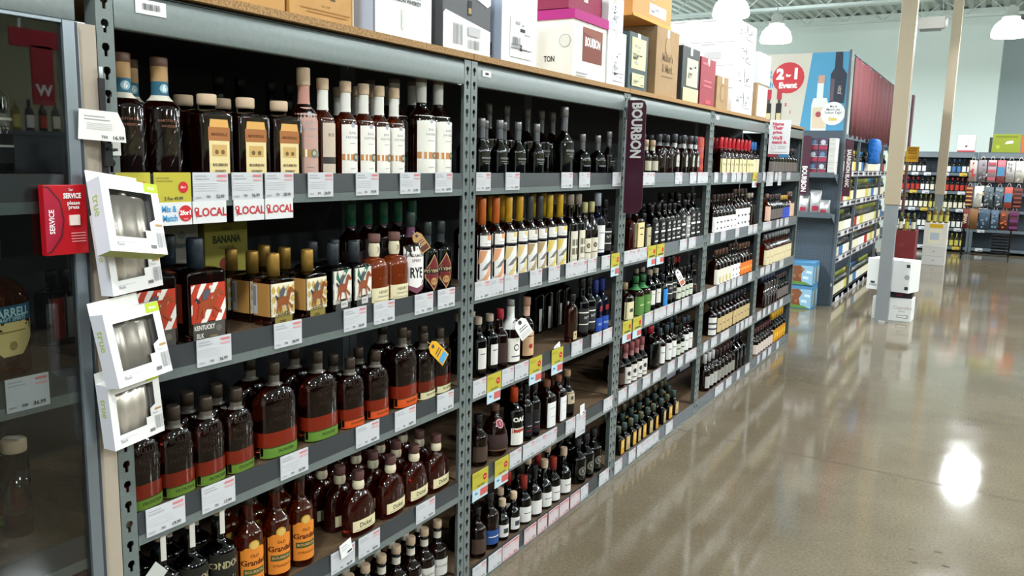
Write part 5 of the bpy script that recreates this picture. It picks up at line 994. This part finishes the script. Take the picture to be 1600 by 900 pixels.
# ------------------------------------------------------------------ wine gondola beyond the cross aisle
YG = 10.06; SLATE = mat('slate_pegboard', '4c5864', .5); SL2 = mat('slate_steel', '59656e', .45)
e = empty('wine_gondola', (-.03, YG, 0), 'long slate grey wine gondola behind the bourbon run', 'shelving')
def pegboard():
    m = MB(); m.box((-1.0, 0, 0), (.0, .03, 3.2), SLATE)
    HO = paint('2c343c', .7); vs = []; fs = []
    for i in range(32):
        for j in range(66):
            x = -.97+i*.03; z = .1+j*.03; r = .004; o = len(vs)
            vs += [(x-r, -.0006, z-r), (x+r, -.0006, z-r), (x+r, -.0006, z+r), (x-r, -.0006, z+r)]; fs.append((o, o+1, o+2, o+3))
    m.add(vs, fs, HO); m.box((-.02, -.02, 0), (.012, .03, 3.22), SL2); m.box((-.02, -.025, .26), (.0, -.02, .3), paint('c8ccd0'))
    return m
pegboard().build('pegboard_end', e)
GZ = [.0, .55, .88, 1.27, 1.66]; LEN = 7.2
for i, z in enumerate(GZ):
    m = MB(); m.box((-.42, .03, z+.03), (-.0, LEN, z+.05 if i else .09), SL2); m.box((-.012, .03, z), (.0, LEN, z+.075 if i else .09), mat('mauve_grey_rail', '8c878c', .5)); m.build('shelf', e)
MB().box((-.46, .03, 0), (-.42, LEN, 2.2), SLATE).build('back_panel', e)
MB().box((-.46, .03, 2.14), (-.0, LEN, 2.2), SL2).build('top_shelf', e)
for y in (1.3, 3.9, 5.3): MB().box((-.03, y, 0), (.006, y+.05, 2.15), SL2).build('upright', e)
for px, m in ((1, 1),):
    sh = MB()
# burgundy fabric banner along the top, gathered in folds
bn = MB(); N = 160; vs = []
for i in range(N+1):
    y = 10.4+i*7.0/N; x = -.03+.018*math.sin(i*.75)+.008*math.sin(i*2.1)
    for z in (2.17, 2.6, 3.17): vs.append((x, y, z+.01*math.sin(i*.3)))
for i in range(N+1):
    y = 10.4+i*7.0/N; x = -.04+.018*math.sin(i*.75)+.008*math.sin(i*2.1)
    for z in (2.17, 2.6, 3.17): vs.append((x, y, z+.01*math.sin(i*.3)))
o_ = 3*(N+1)
bn.add(vs, [(3*i+j, 3*i+3+j, 3*i+4+j, 3*i+1+j) for i in range(N) for j in (0, 1)]+[(o_+3*i+j, o_+3*i+1+j, o_+3*i+4+j, o_+3*i+3+j) for i in range(N) for j in (0, 1)]+[(3*i+2, 3*i+5, o_+3*i+5, o_+3*i+2) for i in range(N)]+[(3*i, o_+3*i, o_+3*i+3, 3*i+3) for i in range(N)], mat('burgundy_cloth', '6d383c', .8, bump=(20, .4, .01)), True)
bo = bn.build('cloth_banner'); tag(bo, 'burgundy gathered cloth banner above the wine gondola', 'banner')
rp = MB().tube((-.035, 10.38, 3.19), (-.035, 17.42, 3.19), .012, SL2); rp.build('banner_rail', bo)
# the 2 for 1 event poster on the gondola end
ps = MB(); X0, X1, Z0, Z1 = -1.08, -.045, 2.235, 3.2; xc = (X0+X1)/2; Wp, Hp = X1-X0, Z1-Z0; yp = YG-.012
ps.box((X0, yp, Z0), (X1, yp+.01, Z1), P_('cfcbc0'))
BLU = P_('559cc4'); CRD = P_('c8414a'); BOT = P_('3a3f4c')
fn = lambda u, v, o: (xc+u, yp-.0005-o, Z0+v)
art(ps, [('p', [(-.05, 0), (1, 0), (1, 1), (.14, 1)], BLU), ('c', -.4, .69, .2, CRD, .98), ('t', '2', -.6, .735, .125, WHITE, .06), ('t', 'for', -.4, .72, .036, WHITE, .05), ('t', '1', -.22, .735, .125, WHITE, .06), ('t', 'Event', -.4, .59, .07, WHITE, .05),
     *[q for u in (-.84, -.585) for q in (('r', u-.07, .12, u+.07, .36, P_('2e2a2c')), ('r', u-.05, .13, u+.06, .23, P_('d8c8a0')), ('r', u-.035, .36, u+.035, .42, P_('55504e')), ('r', u-.06, .41, u+.06, .54, P_('b8404c')))],
     ('t', '2', -.86, .74, .09, P_('5a9ac8'), .04), ('t', 'ch', -.84, .6, .07, P_('5a9ac8'), .03), ('t', '$', -.42, .34, .04, CRD, .02), ('t', '1', -.3, .24, .045, CRD, .02)], fn, Wp, Hp)
art(ps, [('p', [(.62, .35), (.95, .35), (.97, .72), (.86, .8), (.84, 1), (.68, 1), (.68, .8), (.6, .72)], BOT), ('r', .62, .38, .7, .66, P_('6a5a66')), ('t', 'JOSH', .83, .52, .04, P_('b9b4b0'), .02, .8, PI/2),
     ('p', [(.22, .0), (.58, .0), (.6, .33), (.55, .42), (.24, .42), (.2, .33)], P_('dfe3e2')), ('r', .31, .42, .46, .62, P_('dce4e8')), ('r', .32, .61, .47, .71, P_('c9a08c')), ('r', .24, .03, .56, .3, P_('d9c9b0')), ('c', .38, .21, .035, P_('a8505a')),
     ('c', .72, .22, .145, P_('e9ecea')), ('t', 'Mix &', .72, .31, .025, INK, .01), ('t', 'Match any', .72, .27, .028, INK, .01), ('t', 'Yellow Tags!', .72, .23, .028, INK, .01), ('t', 'Sale', .72, .15, .045, P_('d8c030'), .04)], fn, Wp, Hp, off=.004)
tag(ps.build('sale_poster'), 'beige and blue 2 for 1 Event poster on gondola end', 'poster')
# end shelves with canned packs and a cluster of foil bags
def end_shelf(z, lab):
    m = MB(); y1 = YG-.001; m.box((-.92, y1-.34, z), (-.06, y1, z+.02), SL2); m.box((-.92, y1-.345, z-.02), (-.06, y1-.335, z+.045), SL2)
    for x in (-.92, -.064): m.add([(x, y1, z-.12), (x, y1, z), (x, y1-.3, z), (x+.004, y1, z-.12), (x+.004, y1, z), (x+.004, y1-.3, z)], [(0, 1, 2), (3, 5, 4), (0, 2, 5, 3)], SL2)
    m.box((-.56, y1-.347, z), (-.52, y1-.345, z+.03), WHITE); tag(m.build('end_shelf'), lab, 'shelf')
end_shelf(1.17, 'lower grey bracket shelf on the gondola end'); end_shelf(1.67, 'upper grey bracket shelf on the gondola end')
PK_ = MB()
for i in range(3):
    for j in range(2):
        x0 = -.46+j*.0; 
for i in range(3):
    z = 1.692+i*.148
    for j, (x0, x1, kind) in enumerate(((-.62, -.53, 's'), (-.48, -.39, 'w'), (-.385, -.28, 'c'), (-.275, -.17, 'c'), (-.155, -.075, 'w'))):
        m = MB(); m.box((x0, 9.76, z), (x1, 9.98, z+.145), {'s': P_('c2b9bc'), 'w': P_('d8d8d4'), 'c': P_('5a4a60')}[kind]); q = (x0+x1)/2
        it = [('r', -.9, .05, .9, .35, P_('b0405c')), ('c', -.05, .65, .03, P_('c9d3dc') if (i+j) % 2 else P_('6f93b8')), ('r', -.9, .42, .9, .46, P_('e0dada'))] if kind == 'c' else ([('r', -.6, .1, .6, .12, GREYP), ('r', -.5, .5, .5, .54, GREYP), ('r', -.6, .85, .6, .88, GREYP)] if kind == 'w' else [('r', -.8, .1, .8, .4, P_('a8425a'))])
        art(m, it, lambda u, v, o, q=q, z=z: (q+u, 9.76-o, z+v), x1-x0, .145)
        tag(m.build('drink_pack'), '%s drink pack on upper end shelf, column %s, %s layer' % ({'s': 'pale pink', 'w': 'white', 'c': 'red and blue'}[kind], ['one', 'two', 'three', 'four', 'five'][j], ['lowest', 'middle', 'top'][i]), 'box', 'drink packs on the gondola end shelf')
for i, (x0, z, hh, rz) in enumerate(((-.62, 1.192, .1, .1), (-.46, 1.192, .24, -.1), (-.33, 1.192, .3, .15), (-.22, 1.192, .18, 0))):
    m = MB(); S0 = mat('silver_foil', 'c4c6c8', .28, .6, bump=(30, .5, .01)); m.loft([(0, .05, .06, 4), (.02, .06, .068, 3), (hh*.6, .055, .065, 3), (hh-.02, .02, .066, 5), (hh, .004, .066, 6)], S0, seg=20)
    art(m, [('r', -.6, .15, .6, .35, P_('a83450')), ('r', -.4, .4, .4, .44, GREYP)], lambda u, v, o: (u, -.0655-o, v), .12, hh)
    tag(m.build('foil_bag', None, (x0+.06, 9.8, z), (0, 0, rz)), 'silver foil bag with red print, %s from the left on lower end shelf' % ordw(i), 'bag', 'foil bags on the lower end shelf')
blade(9.709, -.475, -.355, 1.43, 2.16, 'BOURBON', .058, 'second maroon blade sign reading BOURBON before gondola end', .27)
m = MB().box((.0, 10.02, 1.42), (.09, 10.03, 2.12), MAROON); art(m, [('t', 'SAUVIGNON BLANC', 0, .5, .045, WHITE, .04, .78, -PI/2)], lambda u, v, o: (.045+u, 10.02-o, 1.42+v), .09, .7)
tag(m.build('aisle_sign'), 'narrow vertical sign reading SAUVIGNON BLANC on gondola corner', 'sign')
# two gift packs with a tree picture on the floor by the gondola end
for i, z in enumerate((0, .3)):
    m = MB(); m.box((-.66, 9.62, z), (-.19, 9.98, z+.29), P_('4f86b0')); R_ = random.Random(i+3)
    it = [('r', -.97, .04, .97, .86, P_('8fb9d4'))]+[('p', [(x-.16, y), (x+.16, y-.03), (x+.14, y+.08), (x-.12, y+.1)], P_('d2e2ea')) for x, y in ((-.7, .6), (-.5, .35), (.75, .55), (-.75, .2), (.6, .3))]
    it += [('p', [(-.15, .05), (.45, .05), (.35, .4), (.1, .45), (-.05, .4)], P_('7a4a34')), ('p', [(-.1, .4), (.3, .38), (.5, .7), (.3, .86), (-.2, .84), (-.3, .68)], P_('7f5038')), ('p', [(-.9, .03), (.9, .03), (.6, .14), (-.4, .18)], P_('5f8a3c'))]+[('c', R_.uniform(-.3, .5), R_.uniform(.3, .8), .02, P_('9a6a44')) for _ in range(5)]
    art(m, it, lambda u, v, o, z=z: (-.425+u, 9.62-o, z+v), .47, .29)
    art(m, [('r', -.9, .1, .9, .8, P_('86a8b8')), ('p', [(-.3, .1), (.4, .1), (.2, .8), (-.2, .8)], P_('6b6a5a'))], lambda u, v, o, z=z: (-.19+o, 9.8+u, z+v), .36, .29)
    tag(m.build('picture_box', bevel=.003), 'blue box with brown tree picture by gondola end, %s' % ['lower', 'upper'][i], 'box', 'tree picture boxes on the floor')
# wine bottles along the gondola
def WB(key, desc, lab, g, cap, H=.3, **kw): K(key, desc, name='wine_bottle', H=H, W=.078, sh=.62, nz=.8, nr=.0145, g=g, ng=g, ch=.05, cap=cap, cr=.0165, seg=10, lab=[dict(z=(.1, .5), hw=.98, m=P_(lab), art=kw.get('art', []))])
WB('w1', 'green wine bottle, cream label', 'd9d4bc', liquid('w_green', '5a6424'), paint('7f8a3a')); WB('w2', 'dark wine bottle, white label', 'dcdcd8', WRED, paint('22242a')); WB('w3', 'pale wine bottle, yellow-green label', 'c2b85c', PALE, paint('a8a04c'))
WB('w4', 'dark wine bottle, blue label', '3f6fa0', WGREEN, paint('274a80')); WB('w5', 'red-labelled wine bottle', 'a83228', WRED, paint('a02828')); WB('w6', 'wine bottle with teal capsule', 'cfcab0', liquid('w_green', '5a6424'), paint('2f8a8a'))
cyc = ['w1', 'w1', 'w2', 'w1', 'w6', 'w1', 'w3', 'w2', 'w1', 'w4', 'w1', 'w1', 'w5', 'w1', 'w2', 'w3']
GSH = ['bottom', 'second lowest', 'middle', 'second highest', 'top']
for i, z in enumerate(GZ):
    n = 0; y = YG+.12; R_ = random.Random(50+i)
    while y < 14.6:
        if not any(abs(y-YG-q-.02) < .06 for q in (1.3, 3.9, 5.3)):
            key = cyc[(n//3*5+i*4) % len(cyc)]
            put(key, (-.03-.05, y, (z+.05 if i else .09)), 0, '%s, %s along the %s shelf of the wine gondola' % (KINDS[key]['desc'], ordw(n) , GSH[i]), 'wine bottles on the gondola, %s shelf' % GSH[i]); n += 1
        y += .105 if i else .11
for i, z in enumerate(GZ):
    for j in range(9):
        y = YG+.3+j*.5; m = MB().box((-.0285, y, z+.006), (-.027, y+(.14 if j % 3 else .3), z+.072), TICK)
        tag(m.build('price_ticket'), 'white price ticket, %s along the %s rail of wine gondola' % (ordw(j), GSH[i]), 'price tag', 'price tickets on the wine gondola, %s rail' % GSH[i])
# blue inflatable-looking gift wraps hanging under the banner
for i, (y, zc, s) in enumerate(((12.1, 2.02, .18), (14.6, 2.02, .15))):
    m = MB(); m.loft([(-s, s*.9, .05, 5), (-s*.9, s*.97, .08, 6), (-s*.2, s*.94, .07, 6), (s*.3, s, .09, 6), (s*.85, s*.93, .07, 6), (s, s*.98, .04, 6)], mat('blue_foil', '2468b8', .35, bump=(18, .8, .02)), seg=20)
    tag(m.build('gift_wrap_bundle', None, (.07, y, zc)), 'bright blue shiny bundle hanging below burgundy banner, %s' % ['nearer', 'farther'][i], 'decoration', 'blue bundles under the banner')

# ------------------------------------------------------------------ boxes at the beige column
def crate(x0, x1, y0, y1, z0, z1, m_, lab, fr=[], sd=[], grp=None, rz=0, bev=.003):
    m = MB(); cx, cy_ = (x0+x1)/2, (y0+y1)/2; hx, hy = (x1-x0)/2, (y1-y0)/2; m.box((-hx, -hy, 0), (hx, hy, z1-z0), m_)
    o = m.build('carton', None, (cx, cy_, z0), (0, 0, rz), bevel=bev); tag(o, lab, 'box', grp)
    if fr: q = MB(); art(q, fr, lambda u, v, t: (u, -hy-.0005-t, v), 2*hx, z1-z0); q.build('front_print', o)
    if sd: q = MB(); art(q, sd, lambda u, v, t: (hx+.0005+t, u, v), 2*hy, z1-z0); q.build('side_print', o)
    return o
crate(.54, .965, 9.47, 9.75, 0, .27, CARDW, 'lower white carton behind the grey column guard', [('r', .3, .15, .85, .28, INK), ('r', .33, .17, .82, .26, WHITE), ('t', 'Cupcake', .55, .6, .04, P_('c9c4bc'), .02), ('r', .35, .42, .7, .45, GREYP)], rz=-.05)
crate(.57, .95, 9.5, 9.73, .272, .345, P_('26242c'), 'flat black carton between the two white ones', [('t', 'JAM', .3, .5, .03, P_('8a3448'), .03)])
crate(.47, .97, 9.45, 9.74, .347, .72, CARDW, 'upper white carton leaning behind the grey column guard', [('r', .82, .8, .98, .9, INK), ('r', .8, .1, .96, .2, INK), ('c', .88, .5, .03, GREYP), ('r', -.8, .2, -.6, .27, INK), ('r', -.76, .12, -.5, .18, GREYP), ('r', -.85, .12, -.8, .18, GREYP)], rz=-.3)
RC = mat('dark_red_carton', '6f1f22', .55, noise=(8, '7b2628', .3))
o = crate(.1, .52, 14.8, 15.3, 0, .72, RC, 'dark red display carton with bottles on top', [('p', [(-.3, .62), (0, .72), (.3, .62)], P_('80403a'))])
for i in range(4): put('w1' if i % 2 else 'w3', (.16+i*.1, 14.87, .722), -PI/2, 'cream labelled wine bottle on red carton, %s from the left' % ordw(i), 'wine bottles on the red carton')
crate(.2, .5, 14.95, 15.25, 1.03, 1.05, CARD, 'thin cardboard divider tray lying above red carton bottles') if False else None
# white crate stack by the second column
for i, (z0, z1) in enumerate(((0, .17), (.172, .34), (.342, .79))):
    crate(.54, .93, 16.3, 16.7, z0, z1, P_('cfcfcb') if i < 2 else P_('dcdad2'), 'white wine crate at the second column, %s of three' % ['lowest', 'middle', 'top'][i], [('p', [(-.15, .45), (0, .65), (.15, .45)], GREYP)]+([('r', -.6, .15, .5, .75, P_('e8e4c8')), ('r', -.55, .8, .6, .97, P_('d8b030')), ('r', -.45, .3, .35, .6, P_('b9c3d0'))] if i == 2 else []), grp='white wine crates by the second column')
for i in range(4): put('w3', (.59+i*.1, 16.42, .792), -PI/2, 'golden wine bottle on the white crates, %s from the left' % ordw(i), 'golden bottles on the white crates')
# ------------------------------------------------------------------ shelves along the back wall
def back_unit(x0, x1, y, lab, rows):
    e = empty('wall_shelving', (x0, y, 0), lab, 'shelving', 'grey shelving along the back wall'); w_ = x1-x0
    for x in (0, w_-.05): MB().box((x, 0, 0), (x+.05, .5, 2.16), SL2).build('upright', e)
    MB().box((0, .5, 0), (w_, .52, 2.16), SLATE).build('back_panel', e); MB().box((.05, 0, 2.06), (w_-.05, .03, 2.16), mat('grey_wall_beam', '6c757c', .4)).build('top_beam', e); MB().box((.0, .0, 2.16), (w_, .5, 2.18), SL2).build('top_shelf', e)
    for z in rows: m = MB(); m.box((.05, 0, z), (w_-.05, .5, z+.02), SL2); m.box((.05, -.004, z-.03), (w_-.05, .01, z+.03), SL2); m.build('shelf', e)
RWS = [.09, .5, .92, 1.3, 1.7]
back_unit(-.5, 1.2, 19.5, 'grey wall shelving behind the two columns', RWS); back_unit(1.22, 3.2, 19.5, 'grey wall shelving behind the bag rack', RWS)
BW = ['w2', 'w5', 'w2', 'w1', 'w5', 'w3', 'w2']
for i, z in enumerate(RWS):
    pal = [['w3', 'w3', 'w1'], ['w2', 'w2', 'w4'], ['w1', 'w1', 'w2', 'w1', 'w3', 'w1'], ['w5', 'w5', 'w5', 'w2', 'w1'], ['w2', 'w1', 'w2', 'w2', 'w4']][i]
    x = -.4; n = 0
    while x < 2.9:
        ok = not (1.1 < x < 1.32) and not (i == 4 and .2 < x < .6) and not (i == 0 and x < .75) and not (i == 0 and x > 1.1) and not (x > 1.5)
        if ok: key = pal[(n//2) % len(pal)]; put(key, (x, 19.56, z+.021), -PI/2, '%s, %s on the %s shelf along back wall' % (KINDS[key]['desc'], ordw(n), GSH[i]), 'bottles along the back wall, %s shelf' % GSH[i]); n += 1
        x += .098
    for j, x in enumerate((-.3, -.05, .2, .55, .9, 1.35)):
        m = MB().box((x, 19.49, z-.04), (x+.14, 19.494, z+.03), P_('c9a93a') if (i+j) % 4 == 0 else P_('c8ccd0')); art(m, [('r', -.8, .6, .2, .68, GREYP), ('r', -.2, .15, .8, .35, INK)], lambda u, v, o, x=x, z=z: (x+.07+u, 19.49-o, z-.04+v), .14, .07)
        tag(m.build('price_ticket'), '%s price ticket, %s along %s back wall shelf' % ('yellow' if (i+j) % 4 == 0 else 'white', ordw(j), GSH[i]), 'price tag', 'price tickets on the back wall shelves')
crate(.8, 1.14, 19.55, 19.85, 2.182, 2.54, P_('e6ded8'), 'pinkish white box with red base on the back shelving', [('r', -1, 0, 1, .1, P_('b03a44')), ('c', 0, .35, .025, P_('6a4a44')), ('r', -.4, .6, .4, .63, GREYP)])
crate(1.46, 1.97, 19.52, 19.8, 2.182, 2.57, P_('86922f'), 'lime green box on top of the back shelving', [('r', -.8, .8, .8, .9, P_('6f7a22')), ('p', [(-.1, .45), (.5, .5), (.45, .65), (0, .6)], P_('d8dcc8')), ('c', -.6, .3, .04, P_('a8b040'))])
crate(1.4, 1.45, 19.52, 19.8, 2.182, 2.5, P_('3a3c34'), 'dark slim box left of the lime green box'); crate(1.99, 2.3, 19.52, 19.8, 2.182, 2.55, P_('c8642c'), 'orange box right of the lime green box')
m = MB().box((.0, 17.4, 1.93), (.23, 17.41, 2.23), P_('d9a02c')); art(m, [('r', -.7, v, .7, v+.05, P_('8a6420')) for v in (.85, .7, .55, .3, .18)], lambda u, v, o: (.115+u, 17.4-o, 1.93+v), .23, .3)
tag(m.build('orange_notice'), 'orange yellow notice card near the end of the gondola', 'sign')
# ------------------------------------------------------------------ bag rack on casters
RX, RY = 1.55, 18.3
e = empty('bag_rack', (RX, RY, 0), 'black wire rack on casters hung with gift bags', 'rack')
f_ = MB(); BM = paint('17181a', .4)
for x in (-.42, .42):
    for y in (-.2, .2): f_.tube((x, y, .08), (x, y, 2.0), .014, BM)
for z in (.1, .65, 1.05, 1.55, 2.0):
    for y in (-.2, .2): f_.tube((-.42, y, z), (.42, y, z), .01, BM)
    for x in (-.42, .42): f_.tube((x, -.2, z), (x, .2, z), .01, BM)
f_.build('wire_frame', e)
for x in (-.42, .42):
    for y in (-.2, .2): c_ = MB().lathe([(.035, -.012), (.04, 0), (.035, .012)], BM, 14).xf(Matrix.Translation((x, y, .041))@Matrix.Rotation(PI/2, 4, 'Y')); c_.build('caster', e)
bs = MB(); 
for i in range(7): bs.box((.1, -.2, .16+i*.06), (.4, .2, .175+i*.06), BM)
bs.build('wire_basket', e)
def bag(x, z, w_, h_, c, art_, lab, y=-.26):
    m = MB(); M_ = P_(c); m.loft([(-h_/2, .03, w_/2, 8), (0, .035, w_/2, 8), (h_/2, .02, w_/2, 8)], M_, seg=20)
    art(m, art_, lambda u, v, o: (u, -.036-o, v-h_/2), w_*.96, h_); 
    o = m.build('gift_bag', None, (RX+x, RY+y, z)); tag(o, lab, 'bag', 'gift bags hung on the rack')
    hnd = MB()
    for i in range(6):
        a, b = PI*i/6, PI*(i+1)/6; hnd.tube((w_*.22*math.cos(a), -.02, h_/2+.07*math.sin(a)), (w_*.22*math.cos(b), -.02, h_/2+.07*math.sin(b)), .004, P_('d8d0c8'), 5)
    hnd.build('bag_handle', o)
st = lambda c, n=4: [('r', -.9, (i+.3)/n, .9, (i+.7)/n, P_(c)) for i in range(n)]
dots = lambda c, s=1: [('c', random.Random(s*9+i).uniform(-.7, .7), random.Random(s*7+i).uniform(.1, .9), .018, P_(c)) for i in range(9)]
bag(-.36, 1.78, .13, .42, 'b8a49c', dots('b03a44', 1), 'pale bag with red dots, top row, leftmost'); bag(-.2, 1.78, .15, .44, '7c7478', dots('989098', 2), 'grey bag, top row of the rack'); bag(-.03, 1.78, .15, .44, '9c8c90', st('b85a64', 3), 'grey bag with pink stripes, top row')
bag(.13, 1.78, .14, .44, 'a85a60', st('4f88b0', 1), 'rose bag with blue top, top row'); bag(.29, 1.78, .15, .42, 'b8b4b0', dots('8a8a8a', 3), 'light grey bag, top row'); bag(.45, 1.78, .15, .42, 'd0ccc4', dots('b8b0a8', 4), 'cream bag, top row, rightmost')
bag(-.38, 1.27, .12, .4, '6c2c2c', st('c8a060', 5), 'maroon bag with tan bands, middle row'); bag(-.22, 1.27, .14, .42, 'd8d4cc', dots('a8a49c', 5), 'white patterned bag, middle row'); bag(-.04, 1.27, .16, .4, '4f5a60', dots('8a9498', 6), 'slate blue bag, middle row'); bag(.14, 1.27, .14, .4, '50606c', dots('a8a8a0', 7), 'blue grey bag, middle row'); bag(.3, 1.27, .14, .42, 'a85044', st('4f88b0', 1), 'coral bag with blue top, middle row'); bag(.46, 1.27, .15, .4, '4a2c2c', st('8a4a40', 5), 'dark brown banded bag, middle row')
bag(-.4, .82, .1, .4, '6c2c22', [('t', 'WINE', 0, .5, .06, P_('d8c8a8'), .03, .9, PI/2)], 'narrow dark red bag reading WINE, bottom row'); bag(-.26, .82, .15, .42, '7a5430', [], 'brown kraft bag, bottom row'); bag(-.07, .82, .19, .42, '3a4c5c', dots('6c8494', 8), 'navy patterned bag, bottom row'); bag(.11, .82, .13, .4, '46586a', dots('7c90a0', 9), 'mottled blue bag, bottom row'); bag(.27, .82, .14, .4, '5c3020', dots('c8683c', 10), 'brown bag with orange circles, bottom row'); bag(.44, .82, .16, .4, '4c2430', st('6c3468', 3), 'plum bag with purple band, bottom row')
for i in range(3):
    m = MB().lathe([(.0, 0), (.05, .0), (.06, .03), (.05, .09), (.02, .11), (0, .115)], P_('d8a838'), 14, caps=(False, False)); tag(m.build('yellow_bow', None, (RX-.12+i*.14, 19.56, 1.95-.0)), 'round yellow bow ornament above the rack, %s from left' % ordw(i), 'ornament', 'yellow ornaments above the rack') if False else None

# ------------------------------------------------------------------ what the glass door mirrors: the aisle side behind the photographer
e = empty('opposite_gondola', (6.3, -6, 0), 'dark gondola across the aisle, mirrored in the glass door', 'shelving')
m = MB(); m.box((0, 0, 0), (.6, 20, 1.9), paint('22262a')); m.build('body', e); MB().box((-.02, 0, 1.9), (.62, 20, 1.94), paint('5a6268')).build('top_shelf', e)
for i in range(14):
    key = ['w1', 'w3', 'w2', 'w5'][i % 4]
    put(key, (6.45, 2.2+.13*i, 1.941), PI, '%s, %s along the opposite gondola top' % (KINDS[key]['desc'], ordw(i)), 'bottles on the opposite gondola')
RB = paint('a81f30'); m = MB().box((6.0, 3.12, 2.68), (6.03, 3.95, 2.84), RB); m.box((6.0, 3.3, 2.17), (6.03, 3.5, 2.7), RB); m.box((6.005, 3.2, 2.84), (6.02, 3.22, 5.6), JW); m.box((6.005, 3.8, 2.84), (6.02, 3.82, 5.6), JW); art(m, [('t', 'W', 0, .5, .1, WHITE, .03)], lambda u, v, o: (6.0-o, 3.4-u, 2.15+v), .2, .3)
tag(m.build('hanging_banner'), 'dark red T shaped banner, mirrored in the glass door', 'banner')
